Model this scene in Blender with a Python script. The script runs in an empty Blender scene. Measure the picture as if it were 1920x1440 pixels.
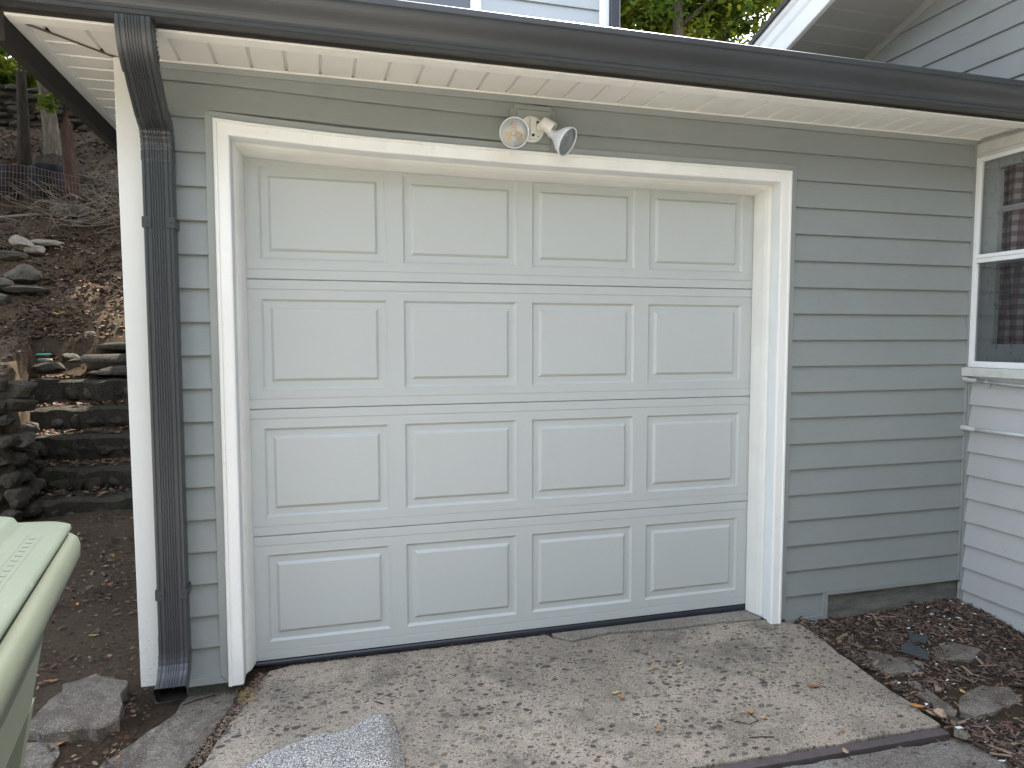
import bpy, math, random
from math import radians, sin, cos, pi
from mathutils import Vector, Matrix, noise
random.seed(7)
C = bpy.context.scene.collection
sc = bpy.context.scene

# ------------------------------------------------------------------ camera
cam_d = bpy.data.cameras.new('camera'); cam = bpy.data.objects.new('camera', cam_d); C.objects.link(cam)
CAM = Vector((0.2209, -2.8782, 1.3591)); yaw, pitch, roll = .2727, -.0664, -.0008
cy_, sy_ = cos(yaw), sin(yaw)
r_ = Vector((cy_, -sy_, 0)); f_ = Vector((sy_, cy_, 0)); u_ = Vector((0, 0, 1))
f2 = f_*cos(pitch)+u_*sin(pitch); u2 = u_*cos(pitch)-f_*sin(pitch)
r3 = r_*cos(roll)+u2*sin(roll); u3 = u2*cos(roll)-r_*sin(roll)
M = Matrix((r3, u3, -f2)).transposed().to_4x4(); M.translation = CAM
cam.matrix_world = M
cam_d.sensor_width = 36; cam_d.lens = 36*1301/1920; cam_d.clip_start = .02; cam_d.clip_end = 400
sc.camera = cam
# ------------------------------------------------------------------ light
SUN_EL, SUN_AZ = radians(62), radians(43)      # azimuth from +Y towards +X
w = bpy.data.worlds.new('World'); sc.world = w; w.use_nodes = True
nt = w.node_tree; nt.nodes.clear()
sky = nt.nodes.new('ShaderNodeTexSky'); sky.sky_type = 'NISHITA'; sky.sun_disc = False
sky.sun_elevation = SUN_EL; sky.sun_rotation = SUN_AZ; sky.air_density = 1.0; sky.dust_density = 2.0
bg = nt.nodes.new('ShaderNodeBackground'); bg.inputs[1].default_value = .15
wo = nt.nodes.new('ShaderNodeOutputWorld')
hs0 = nt.nodes.new('ShaderNodeHueSaturation'); hs0.inputs['Saturation'].default_value = .52; nt.links.new(sky.outputs[0], hs0.inputs['Color']); nt.links.new(hs0.outputs[0], bg.inputs[0]); nt.links.new(bg.outputs[0], wo.inputs[0])
sl = bpy.data.lights.new('sun', 'SUN'); sl.energy = 2.0; sl.angle = radians(.5); sl.color = (1, .95, .87)
so = bpy.data.objects.new('sun', sl); C.objects.link(so)
SV = Vector((sin(SUN_AZ)*cos(SUN_EL), cos(SUN_AZ)*cos(SUN_EL), sin(SUN_EL)))
so.rotation_euler = SV.to_track_quat('Z', 'Y').to_euler()
so.location = (6, 6, 20)
vs = sc.view_settings
vs.view_transform = 'Standard'; vs.look = 'None'; vs.gamma = 1; vs.exposure = 2.85; vs.use_curve_mapping = False
sc.render.engine = 'CYCLES'; sc.cycles.max_bounces = 8; sc.cycles.transparent_max_bounces = 16

# ------------------------------------------------------------------ materials
class NT:
    def __init__(s, name):
        s.m = bpy.data.materials.new(name); s.m.use_nodes = True
        s.t = s.m.node_tree; s.b = s.t.nodes['Principled BSDF']
        s.co = s.t.nodes.new('ShaderNodeTexCoord').outputs['Object']
    def n(s, k, **kw):
        nd = s.t.nodes.new(k)
        for a, v in kw.items(): setattr(nd, a, v)
        return nd
    def l(s, a, b): s.t.links.new(a, b)
    def mapped(s, scale):
        mp = s.n('ShaderNodeMapping'); mp.inputs['Scale'].default_value = scale
        s.l(s.co, mp.inputs[0]); return mp.outputs[0]
    def noise(s, scale, detail=6, rough=.55, vec=None, dist=0):
        nd = s.n('ShaderNodeTexNoise'); nd.inputs['Scale'].default_value = scale
        nd.inputs['Detail'].default_value = detail; nd.inputs['Roughness'].default_value = rough
        nd.inputs['Distortion'].default_value = dist
        s.l(vec or s.co, nd.inputs['Vector']); return nd.outputs['Fac']
    def vor(s, scale, feature='F1', vec=None, rnd=1):
        nd = s.n('ShaderNodeTexVoronoi', feature=feature); nd.inputs['Scale'].default_value = scale
        nd.inputs['Randomness'].default_value = rnd
        s.l(vec or s.co, nd.inputs['Vector']); return nd
    def ramp(s, fac, stops, interp='LINEAR'):
        nd = s.n('ShaderNodeValToRGB'); nd.color_ramp.interpolation = interp
        e = nd.color_ramp.elements
        while len(e) < len(stops): e.new(.5)
        for el, (p, c) in zip(e, stops):
            el.position = p; el.color = (c, c, c, 1) if isinstance(c, (int, float)) else (*c, 1)
        s.l(fac, nd.inputs[0]); return nd.outputs[0]
    def mix(s, fac, a, b, mode='MIX'):
        nd = s.n('ShaderNodeMix', data_type='RGBA', blend_type=mode)
        for i, v in ((0, fac), (6, a), (7, b)):
            if isinstance(v, (int, float)): nd.inputs[i].default_value = v if i == 0 else (v, v, v, 1)
            elif isinstance(v, tuple): nd.inputs[i].default_value = (*v, 1)
            else: s.l(v, nd.inputs[i])
        return nd.outputs[2]
    def math(s, op, a, b=0.0, clamp=False):
        nd = s.n('ShaderNodeMath', operation=op, use_clamp=clamp)
        for i, v in ((0, a), (1, b)):
            if isinstance(v, (int, float)): nd.inputs[i].default_value = v
            else: s.l(v, nd.inputs[i])
        return nd.outputs[0]
    def bump(s, h, dist, strength=1, prev=None):
        nd = s.n('ShaderNodeBump'); nd.inputs['Distance'].default_value = dist; nd.inputs['Strength'].default_value = strength
        s.l(h, nd.inputs['Height'])
        if prev: s.l(prev, nd.inputs['Normal'])
        return nd.outputs[0]
    def fin(s, col, rough=.6, nrm=None, spec=.5, metal=0):
        if isinstance(col, tuple): s.b.inputs['Base Color'].default_value = (*col, 1)
        else: s.l(col, s.b.inputs['Base Color'])
        if isinstance(rough, (int, float)): s.b.inputs['Roughness'].default_value = rough
        else: s.l(rough, s.b.inputs['Roughness'])
        if nrm: s.l(nrm, s.b.inputs['Normal'])
        s.b.inputs['Specular IOR Level'].default_value = spec; s.b.inputs['Metallic'].default_value = metal
        return s.m

def simple(name, c1, c2=None, scale=8, rough=.6, bump=0, bscale=60, spec=.5, stretch=(1, 1, 1), metal=0, detail=6):
    t = NT(name); v = t.mapped(stretch)
    c2 = c2 or tuple(x*.85 for x in c1)
    f = t.ramp(t.noise(scale, detail, vec=v), [(.3, 0), (.7, 1)])
    col = t.mix(f, c1, c2)
    nr = t.bump(t.noise(bscale, 4, vec=v), bump) if bump else None
    return t.fin(col, rough, nr, spec, metal)

def siding_mat(name, col, dark, speck=False, grain='x'):
    t = NT(name)
    st = (1.5, 1.5, 60)
    gv = t.mapped(st)
    f = t.ramp(t.noise(2.2, 5), [(.3, 0), (.75, 1)])
    c = t.mix(f, col, dark)
    g = t.noise(9, 5, .6, vec=gv)
    c = t.mix(.10, c, t.ramp(g, [(.35, .05), (.65, .6)]), 'SOFT_LIGHT')
    d = t.ramp(t.noise(5.5, 8, .7), [(.60, 0), (.78, .35)])
    c = t.mix(d, c, tuple(x*.62 for x in col))
    if speck:
        v = t.vor(75); p = t.ramp(v.outputs['Distance'], [(.10, 1), (.2, 0)])
        msk = t.ramp(t.noise(3.0, 5, .6), [(.50, 0), (.62, 1)])
        sep = t.n('ShaderNodeSeparateXYZ'); t.l(t.co, sep.inputs[0])
        low = t.math('LESS_THAN', sep.outputs[2], .30)
        k = t.math('MULTIPLY', t.math('MULTIPLY', p, msk), low)
        c = t.mix(k, c, (.012, .011, .010))
    nr = t.bump(g, .0012, .5)
    return t.fin(c, .48, nr, .4)

M_SID = siding_mat('garage_vinyl', (.280, .297, .284), (.258, .275, .262))
M_SIDW = siding_mat('wing_vinyl', (.46, .46, .45), (.415, .415, .407), speck=True)
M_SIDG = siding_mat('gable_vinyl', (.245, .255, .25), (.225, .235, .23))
M_SIDM = siding_mat('upper_storey_vinyl', (.40, .42, .42), (.36, .38, .38))
M_TRIMG = simple('grey_trim', (.298, .310, .294), (.268, .280, .265), 3, .45, .0004, 90)

def casing_mat():
    t = NT('white_casing'); v = t.mapped((1, 1, .25))
    c = t.mix(t.ramp(t.noise(6, 6, vec=v), [(.35, 0), (.75, 1)]), (.86, .845, .80), (.77, .75, .70))
    c = t.mix(t.ramp(t.noise(17, 9, .75), [(.60, 0), (.75, .5)]), c, (.50, .47, .41))
    c = t.mix(t.ramp(t.vor(38).outputs['Distance'], [(.03, .8), (.06, 0)]), c, (.15, .13, .11))
    return t.fin(c, .5, t.bump(t.noise(60, 5), .0006), .4)
M_CAS = casing_mat()
M_JAMB = simple('jamb_white', (.80, .83, .83), (.74, .77, .77), 5, .42, .0003, 60)
M_STOP = simple('stop_vinyl', (.78, .77, .72), (.70, .69, .64), 6, .5, .0006, 25)
def post_mat():
    t = NT('post_white')
    c = t.mix(t.noise(3, 6), (.70, .69, .65), (.64, .63, .59))
    sep = t.n('ShaderNodeSeparateXYZ'); t.l(t.co, sep.inputs[0])
    hi = t.ramp(sep.outputs[2], [(0.02, 1), (.5, 0)])
    sp = t.ramp(t.vor(120).outputs['Distance'], [(.12, 1), (.22, 0)])
    c = t.mix(t.math('MULTIPLY', hi, sp), c, (.16, .13, .10))
    return t.fin(c, .45, None, .4)
M_POST = post_mat()

def door_mat():
    t = NT('door_steel')
    c = t.mix(t.noise(1.6, 4), (.50, .515, .495), (.475, .49, .472))
    c = t.mix(t.ramp(t.noise(13, 8, .7), [(.66, 0), (.8, .35)]), c, (.40, .41, .38))
    v = t.mapped((6, 6, 90)); g = t.noise(14, 5, .65, vec=v)
    nr = t.bump(g, .0008, .45); nr = t.bump(t.noise(420, 2), .0004, .4, nr)
    return t.fin(c, .40, nr, .5)
M_DOOR = door_mat()
M_DOORG = simple('joint_dark', (.02, .022, .022), None, 8, .8)
M_RUB = simple('rubber_seal', (.010, .012, .017), (.016, .018, .025), 20, .35, .0005, 40)
M_GUT = simple('dark_aluminium', (.048, .051, .054), (.041, .044, .047), 3, .36, .0003, 30, .5)
M_FAS = simple('brown_fascia', (.040, .035, .031), (.030, .027, .024), 4, .8, .0003, 30, .2)
M_SOF = simple('soffit_vinyl', (.84, .82, .76), (.77, .75, .69), 3, .5, .0004, 80)
M_SOFT = simple('soffit_trim', (.86, .84, .78), (.77, .75, .69), 9, .45, .0003, 50)
M_MITRE = simple('mitre_brown', (.16, .12, .09), None, 8, .8)
M_VOID = simple('gap_shadow', (.05, .043, .035), None, 8, .9)
M_SHING = simple('roof_shingle', (.05, .05, .052), (.09, .088, .085), 60, .9, .004, 80)
M_LAMP = simple('lamp_cream', (.80, .79, .72), (.72, .71, .64), 14, .4, .0004, 60)
M_BULB = simple('bulb_white', (.66, .68, .70), (.60, .62, .64), 10, .3)
M_SCREW = simple('screw_dark', (.02, .02, .02), None, 8, .4)
M_BLOCKG = simple('block_grey', (.29, .31, .285), (.26, .28, .255), 6, .5, .0004, 80)
M_LED = simple('led_amber', (.92, .62, .30), (.8, .48, .2), 60, .25)
M_LEDW = simple('led_pale', (.80, .80, .78), (.7, .7, .68), 60, .2)
M_WHITE = simple('bright_white', (.84, .85, .84), (.78, .79, .78), 4, .45)
M_BIN = None
def bin_mat(name, c1, c2):
    t = NT(name)
    c = t.mix(t.ramp(t.noise(4, 7, .65), [(.3, 0), (.75, 1)]), c1, c2)
    v1 = t.mapped((9, 2.0, 1.3)); s1 = t.ramp(t.noise(22, 8, .75, vec=v1), [(.58, 0), (.72, .45)])
    c = t.mix(s1, c, tuple(min(1, x*1.5+.05) for x in c1))
    c = t.mix(t.ramp(t.noise(3, 8, .8), [(.55, 0), (.75, .4)]), c, tuple(x*.6 for x in c2))
    nr = t.bump(t.noise(260, 3), .0006, .6)
    return t.fin(c, .52, nr, .35)
M_BIN = bin_mat('bin_plastic', (.062, .073, .052), (.050, .059, .043))
M_BINL = bin_mat('bin_lid_plastic', (.060, .076, .058), (.050, .064, .050))

def concrete_mat(name, base, base2, peb=1.0, dark=1.0, pscale=42, dirt=0):
    t = NT(name)
    c = t.mix(t.ramp(t.noise(2.2, 8, .65), [(.28, 0), (.72, 1)]), base, base2)
    # grime and algae, a patchy film with its own shape
    g = t.ramp(t.noise(3.1, 10, .72, dist=.6), [(.47, 0), (.64, .70*dark)])
    c = t.mix(g, c, (.105, .098, .075))
    g2 = t.ramp(t.noise(1.1, 6, .6, dist=.4), [(.46, 0), (.62, .42*dark)])
    c = t.mix(g2, c, (.20, .175, .135))
    if dirt: c = t.mix(t.ramp(t.noise(6, 10, .75, dist=.8), [(.42, 0), (.58, dirt)]), c, (.085, .062, .045))
    # fine sand speckle
    sp = t.noise(170, 4, .75)
    c = t.mix(t.ramp(sp, [(.40, .75), (.52, 0)]), c, (.10, .088, .07))
    c = t.mix(t.ramp(sp, [(.56, 0), (.68, .7)]), c, (.50, .47, .42))
    # gritty mid-size pits
    pit = t.ramp(t.noise(55, 8, .8, dist=.8), [(.36, .85), (.46, 0)])
    c = t.mix(pit, c, (.055, .048, .040))
    # exposed river pebbles
    wv = t.n('ShaderNodeMapping'); wv.inputs['Rotation'].default_value = (0, 0, .5); wv.inputs['Scale'].default_value = (1, 1.45, .4)
    t.l(t.co, wv.inputs[0])
    nz = t.n('ShaderNodeTexNoise'); nz.inputs['Scale'].default_value = 22; t.l(t.co, nz.inputs['Vector'])
    ad = t.n('ShaderNodeMixRGB', blend_type='ADD'); ad.inputs[0].default_value = .035
    t.l(wv.outputs[0], ad.inputs[1]); t.l(nz.outputs['Color'], ad.inputs[2])
    h = None
    for k, (sc_, th) in enumerate(((pscale, .29), (pscale*1.9, .30))):
        v = t.vor(sc_, vec=ad.outputs[0])
        sep = t.n('ShaderNodeSeparateColor'); t.l(v.outputs['Color'], sep.inputs[0])
        dens = t.ramp(t.noise(1.6+k, 4, .5), [(.38, .05), (.62, .62*peb)])
        on = t.math('LESS_THAN', sep.outputs[0], dens)
        rad = t.math('ADD', t.math('MULTIPLY', sep.outputs[2], .16), th-.08)
        inside = t.math('LESS_THAN', v.outputs['Distance'], rad)
        rim = t.math('LESS_THAN', v.outputs['Distance'], t.math('ADD', rad, .055))
        pc = t.ramp(sep.outputs[1], [(0, (.10, .062, .045)), (.22, (.145, .125, .108)), (.42, (.075, .066, .062)), (.6, (.19, .125, .080)), (.8, (.13, .12, .115)), (.95, (.25, .20, .14))], 'CONSTANT')
        pc = t.mix(t.noise(90, 3), pc, tuple([.5]*3), 'OVERLAY')
        c = t.mix(t.math('MULTIPLY', t.math('MULTIPLY', rim, on), .55), c, (.06, .052, .045))
        m = t.math('MULTIPLY', inside, on)
        c = t.mix(m, c, pc)
        h = m if h is None else t.math('MAXIMUM', h, m)
    nr = t.bump(t.noise(60, 9, .75), .006, .8); nr = t.bump(h, .0025, .6, nr)
    return t.fin(c, .85, nr, .3)
M_CONC = concrete_mat('aggregate_concrete', (.51, .425, .325), (.37, .305, .23), 1.0, .95, 27)
M_CONC2 = concrete_mat('old_slab_concrete', (.32, .28, .225), (.20, .17, .135), .35, 1.0, 34, .95)
M_APRON = concrete_mat('apron_concrete', (.36, .32, .265), (.28, .25, .205), 0.0, .6)
M_ASPH = concrete_mat('rough_grey_paving', (.27, .255, .23), (.19, .18, .16), .25, 1.0, 60, .5)
def found_mat():
    t = NT('foundation_concrete'); v = t.mapped((1, 1, 5))
    c = t.mix(t.ramp(t.noise(4, 9, .7, vec=v), [(.3, 0), (.7, 1)]), (.26, .25, .22), (.12, .115, .10))
    c = t.mix(t.ramp(t.vor(70).outputs['Distance'], [(.1, .8), (.2, 0)]), c, (.04, .038, .034))
    c = t.mix(t.ramp(t.noise(7, 7, .7), [(.6, 0), (.68, .6)]), c, (.30, .29, .27))
    return t.fin(c, .9, t.bump(t.noise(50, 8, .75), .006), .2)
M_FOUND = found_mat()

def soil_mat():
    t = NT('soil')
    c = t.mix(t.ramp(t.noise(1.3, 9, .7), [(.3, 0), (.7, 1)]), (.066, .043, .025), (.105, .077, .050))
    c = t.mix(t.ramp(t.noise(45, 8, .8), [(.35, .9), (.5, 0)]), c, (.025, .019, .015))
    c = t.mix(t.ramp(t.noise(95, 6, .8), [(.58, 0), (.7, .8)]), c, (.27, .19, .13))
    v = t.vor(28); sep = t.n('ShaderNodeSeparateColor'); t.l(v.outputs['Color'], sep.inputs[0])
    lf = t.math('MULTIPLY', t.math('LESS_THAN', v.outputs['Distance'], .3), t.math('LESS_THAN', sep.outputs[0], .13))
    c = t.mix(lf, c, t.ramp(sep.outputs[1], [(0, (.17, .085, .045)), (.5, (.23, .15, .09)), (.8, (.11, .06, .04))], 'CONSTANT'))
    nr = t.bump(t.noise(38, 9, .8), .03, .9)
    return t.fin(c, .95, nr, .15)
M_SOIL = soil_mat()
def stone_mat(name, c1, c2, moss=.4):
    t = NT(name)
    c = t.mix(t.ramp(t.noise(7, 9, .7), [(.3, 0), (.7, 1)]), c1, c2)
    c = t.mix(t.ramp(t.noise(40, 8, .8), [(.38, .8), (.5, 0)]), c, tuple(x*.3 for x in c2))
    c = t.mix(t.ramp(t.noise(5, 8, .7), [(.55, 0), (.68, moss)]), c, (.05, .065, .022))
    c = t.mix(t.ramp(t.noise(30, 5, .7), [(.64, 0), (.7, .7)]), c, tuple(min(1, x*2) for x in c1))
    return t.fin(c, .9, t.bump(t.noise(26, 10, .8), .02), .2)
M_STONE = stone_mat('dark_stone', (.085, .073, .055), (.045, .039, .030))
M_STONEL = stone_mat('pale_stone', (.33, .29, .225), (.22, .19, .15), .2)
M_STONEG = stone_mat('grey_stone', (.14, .125, .10), (.085, .075, .06), .25)
M_SLATE = simple('slate', (.035, .042, .046), (.06, .068, .072), 14, .5, .003, 40)
M_BARK = None
def bark_mat(name, c1, c2):
    t = NT(name); v = t.mapped((1, 1, .22))
    n1 = t.noise(22, 9, .75, vec=v, dist=.6)
    c = t.mix(t.ramp(n1, [(.35, 0), (.62, 1)]), c2, c1)
    return t.fin(c, .95, t.bump(n1, .05), .1)
M_BARK = bark_mat('grey_bark', (.20, .17, .13), (.075, .062, .05))
M_BARKD = bark_mat('dark_bark', (.075, .062, .05), (.03, .025, .02))
M_BARKR = bark_mat('red_bark', (.095, .055, .040), (.04, .026, .02))
def leaf_mat(name, c1, c2):
    t = NT(name)
    c = t.mix(t.ramp(t.noise(1.4, 3), [(.35, 0), (.65, 1)]), c1, c2)
    t.fin(c, .5, None, .3)
    tr = t.n('ShaderNodeBsdfTranslucent'); t.l(t.mix(.5, c, (min(1, c1[0]*3), min(1, c1[1]*2.2), c1[2]*.5)), tr.inputs[0])
    mx = t.n('ShaderNodeMixShader'); mx.inputs[0].default_value = .55
    t.l(t.b.outputs[0], mx.inputs[1]); t.l(tr.outputs[0], mx.inputs[2])
    t.l(mx.outputs[0], t.t.nodes['Material Output'].inputs[0]); return t.m
M_LEAVES = [leaf_mat('leaf_deep', (.055, .105, .02), (.075, .13, .026)), leaf_mat('leaf_mid', (.10, .17, .028), (.13, .21, .036)), leaf_mat('leaf_yellow', (.20, .26, .045), (.24, .28, .05))]
M_LITTER = [simple('litter_brown', (.10, .058, .036), (.07, .04, .026), 40, .8), simple('litter_red', (.17, .078, .042), (.13, .06, .035), 40, .8),
            simple('litter_tan', (.24, .17, .105), (.19, .13, .08), 40, .8), simple('litter_dark', (.045, .031, .023), (.03, .022, .017), 40, .9),
            simple('litter_orange', (.36, .17, .055), (.26, .12, .04), 40, .7)]
M_MULCH = [simple('chip_brown', (.15, .10, .072), (.10, .066, .05), 60, .85, .001, 120, stretch=(1, 4, 1)), simple('chip_dark', (.05, .036, .029), (.034, .025, .021), 60, .9),
           simple('chip_tan', (.28, .20, .135), (.21, .15, .105), 60, .85), simple('chip_red', (.18, .095, .065), (.12, .064, .046), 60, .85)]
M_PAPER = simple('paint_flake', (.72, .74, .74), (.6, .62, .62), 30, .6)
M_ORANGE = [simple('dry_leaf_orange', (.48, .23, .065), (.33, .14, .04), 55, .6, .001, 120), simple('dry_leaf_yellow', (.55, .42, .14), (.44, .31, .10), 55, .6, .001, 120),
            simple('dry_leaf_brown', (.30, .14, .06), (.2, .09, .045), 55, .7, .001, 120), simple('dry_leaf_tan', (.46, .33, .20), (.36, .24, .14), 55, .7, .001, 120)]
def glit_mat():
    t = NT('granule_sheet')
    v = t.vor(420); sep = t.n('ShaderNodeSeparateColor'); t.l(v.outputs['Color'], sep.inputs[0])
    c = t.ramp(sep.outputs[0], [(0, (.03, .027, .027)), (.30, (.13, .118, .112)), (.50, (.42, .39, .37)), (.66, (.97, .93, .86))], 'CONSTANT')
    v2 = t.vor(330); nr = t.bump(v2.outputs['Distance'], .002, .7); nr = t.bump(t.noise(500, 2), .001, .8, nr)
    return t.fin(c, .30, nr, .9, .35)
M_GLIT = glit_mat()
M_STRIP = simple('rusty_steel', (.095, .075, .072), (.07, .055, .052), 30, .75, .0015, 120)
M_PIPE = simple('painted_conduit', (.46, .47, .47), (.36, .37, .37), 12, .45, .0005, 60)
M_PIPEW = simple('pale_conduit', (.66, .69, .70), (.58, .60, .61), 12, .4, .0005, 60)
M_WIRE = simple('rusty_wire', (.17, .10, .065), (.10, .06, .04), 30, .8)
M_TARP = simple('black_plastic', (.008, .008, .010), (.014, .015, .018), 5, .7, .01, 9, .2)
M_CAP = simple('green_cap', (.05, .23, .16), (.035, .17, .12), 30, .6)
M_TWIG = simple('dead_twig', (.19, .15, .11), (.12, .09, .065), 20, .9)
def oldwood():
    t = NT('peeling_wood'); v = t.mapped((1, 5, 1.2))
    c = t.mix(t.ramp(t.noise(15, 9, .7, vec=v), [(.36, 0), (.42, 1)]), (.22, .21, .19), (.52, .53, .52))
    c = t.mix(t.ramp(t.noise(50, 6, .8), [(.62, 0), (.66, .7)]), c, (.08, .075, .065))
    return t.fin(c, .8, t.bump(t.noise(30, 8, .8), .004), .2)
M_OLDW = oldwood()
M_SILL = simple('sill_paint', (.62, .63, .59), (.50, .50, .46), 15, .55, .001, 60)
def glass_mat(name, tint, k):
    t = NT(name); t.t.nodes.remove(t.b)
    tr = t.n('ShaderNodeBsdfTransparent'); tr.inputs[0].default_value = (*tint, 1)
    gl = t.n('ShaderNodeBsdfGlossy'); gl.inputs['Roughness'].default_value = .02
    fr = t.n('ShaderNodeFresnel'); fr.inputs[0].default_value = 1.5
    mx = t.n('ShaderNodeMixShader'); t.l(t.math('MULTIPLY', fr.outputs[0], k, True), mx.inputs[0])
    t.l(tr.outputs[0], mx.inputs[1]); t.l(gl.outputs[0], mx.inputs[2])
    t.l(mx.outputs[0], t.t.nodes['Material Output'].inputs[0]); return t.m
M_GLASS = glass_mat('window_glass', (.66, .68, .68), .6)
M_SCREEN = glass_mat('screen_glass', (.42, .44, .45), .6)
M_GLASSR = NT('reflecting_glass').fin((.015, .018, .02), .03, None, 1.0)
M_LENS = glass_mat('lens_glass', (.90, .92, .93), 1.5)
def gingham():
    t = NT('gingham'); sep = t.n('ShaderNodeSeparateXYZ'); t.l(t.co, sep.inputs[0])
    a = t.math('GREATER_THAN', t.math('FRACT', t.math('MULTIPLY', sep.outputs[1], 24)), .5)
    b = t.math('GREATER_THAN', t.math('FRACT', t.math('MULTIPLY', sep.outputs[2], 19)), .5)
    s = t.math('MULTIPLY', t.math('ADD', a, b), .5)
    c = t.ramp(s, [(0, (.36, .33, .33)), (.4, (.21, .10, .115)), (.9, (.09, .025, .035))], 'CONSTANT')
    c = t.mix(.15, c, t.noise(140, 2))
    return t.fin(c, .9, None, .1)
M_GING = gingham()
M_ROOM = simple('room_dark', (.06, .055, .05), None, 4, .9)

# ------------------------------------------------------------------ object helpers
class MB:
    def __init__(s): s.v = []; s.f = []; s.mi = []
    def poly(s, pts, mi=0):
        i = len(s.v); s.v += [tuple(p) for p in pts]; s.f.append(tuple(range(i, i+len(pts)))); s.mi.append(mi)
    def box(s, x0, x1, y0, y1, z0, z1, mi=0):
        p = [(x, y, z) for z in (z0, z1) for y in (y0, y1) for x in (x0, x1)]
        i = len(s.v); s.v += p
        for f in ((0, 2, 3, 1), (4, 5, 7, 6), (0, 1, 5, 4), (2, 6, 7, 3), (0, 4, 6, 2), (1, 3, 7, 5)):
            s.f.append(tuple(i+k for k in f)); s.mi.append(mi)
    def rings(s, rings, closed=True, caps=(True, True), mi=0):
        n = len(rings[0]); i = len(s.v)
        for r in rings: s.v += [tuple(p) for p in r]
        for a in range(len(rings)-1):
            for b in range(n if closed else n-1):
                c = (b+1) % n
                s.f.append((i+a*n+b, i+a*n+c, i+(a+1)*n+c, i+(a+1)*n+b)); s.mi.append(mi)
        if caps[0]: s.f.append(tuple(i+k for k in reversed(range(n)))); s.mi.append(mi)
        if caps[1]: s.f.append(tuple(i+(len(rings)-1)*n+k for k in range(n))); s.mi.append(mi)
    def prism(s, outline, z0, z1, mi=0):
        s.rings([[(x, y, (z0(x, y) if callable(z0) else z0)) for x, y in outline], [(x, y, (z1(x, y) if callable(z1) else z1)) for x, y in outline]], mi=mi)
    def tube(s, pts, r, n=8, mi=0, caps=(True, True)):
        pts = [Vector(p) for p in pts]; rs = []
        up = Vector((0, 0, 1))
        for k, p in enumerate(pts):
            d = (pts[min(k+1, len(pts)-1)]-pts[max(k-1, 0)]).normalized()
            a = d.cross(up)
            if a.length < .05: a = d.cross(Vector((0, 1, 0)))
            a.normalize(); b = a.cross(d).normalized()
            rr = r[k] if isinstance(r, (list, tuple)) else r
            rs.append([p+a*cos(2*pi*j/n)*rr+b*sin(2*pi*j/n)*rr for j in range(n)])
        s.rings(rs, True, caps, mi)
    def lathe(s, base, axis, prof, n=24, mi=0, caps=(True, True)):
        base = Vector(base); ax = Vector(axis).normalized()
        a = ax.orthogonal().normalized(); b = ax.cross(a)
        s.rings([[base+ax*h+a*cos(2*pi*j/n)*r+b*sin(2*pi*j/n)*r for j in range(n)] for h, r in prof], True, caps, mi)
    def build(s, name, mat, parent=None, smooth=False, bevel=0, recalc=True):
        off = Vector((0, 0, 0))
        q = parent
        while q is not None: off += q.location; q = q.parent
        me = bpy.data.meshes.new(name)
        me.from_pydata([tuple(Vector(p)-off) for p in s.v], [], s.f)
        for m in (mat if isinstance(mat, (list, tuple)) else [mat]): me.materials.append(m)
        me.polygons.foreach_set('material_index', s.mi)
        if smooth: me.polygons.foreach_set('use_smooth', [True]*len(s.f))
        me.update()
        if recalc and len(s.f) < 30000:
            import bmesh
            b = bmesh.new(); b.from_mesh(me); bmesh.ops.recalc_face_normals(b, faces=b.faces); b.to_mesh(me); b.free()
        o = bpy.data.objects.new(name, me); C.objects.link(o)
        if parent is not None: o.parent = parent
        if bevel:
            md = o.modifiers.new('bevel', 'BEVEL'); md.width = bevel; md.segments = 2; md.limit_method = 'ANGLE'; md.angle_limit = radians(40)
        return o
def tag(o, label, cat, group=None, kind=None):
    if label: o['label'] = label
    if cat: o['category'] = cat
    if group: o['group'] = group
    if kind: o['kind'] = kind
    return o
def thing(name, loc, label, cat, group=None):
    o = bpy.data.objects.new(name, None); C.objects.link(o); o.location = loc; o.empty_display_size = .1
    return tag(o, label, cat, group)
def struct(o): o['kind'] = 'structure'; return o
def lerp(a, b, t): return a+(b-a)*t
def sstep(a, b, x):
    t = max(0, min(1, (x-a)/(b-a))); return t*t*(3-2*t)
def pl(x, pts):
    if x <= pts[0][0]: return pts[0][1]
    for (a, b), (c, d) in zip(pts, pts[1:]):
        if x <= c: return lerp(b, d, (x-a)/(c-a))
    return pts[-1][1]
def nz(x, y, z, s=1): return noise.fractal(Vector((x*s, y*s, z*s)), 1.0, 2.0, 5)

# ------------------------------------------------------------------ terrain
XR = 3.53
def plane(x, y): return -.04+.05*y
def hill(y):
    return pl(y, [(2.6, 0), (2.75, .0), (4.6, 1.25), (4.9, 1.55-.05), (12, 5.12), (12.75, 5.14), (13.4, 6.2), (30, 12)])
def ground(x, y):
    b = plane(x, max(-9, min(y, 2.6)))
    if y < -2: b = -.14+.03*(max(y, -9)+2)
    k = 1-sstep(-.46, -.3, x) if y < 7 else 1
    k = max(k, sstep(6.5, 9, y))
    h = hill(y)
    # mound on the left of the stair
    xc = -1.80-.26*(y-2.75); m = sstep(xc-.01, xc-.10, x)*pl(y, [(2.53, 0), (2.62, .80), (3.2, 1.0), (4.3, 1.25), (4.6, 1.25)]) if y < 4.6 else 0
    # the stairwell itself stays low under the step stones
    if y < 4.55: h = max(0, h-.16)
    return b*(1 if y < 4.6 else 1)+max(h, m)*k
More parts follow.
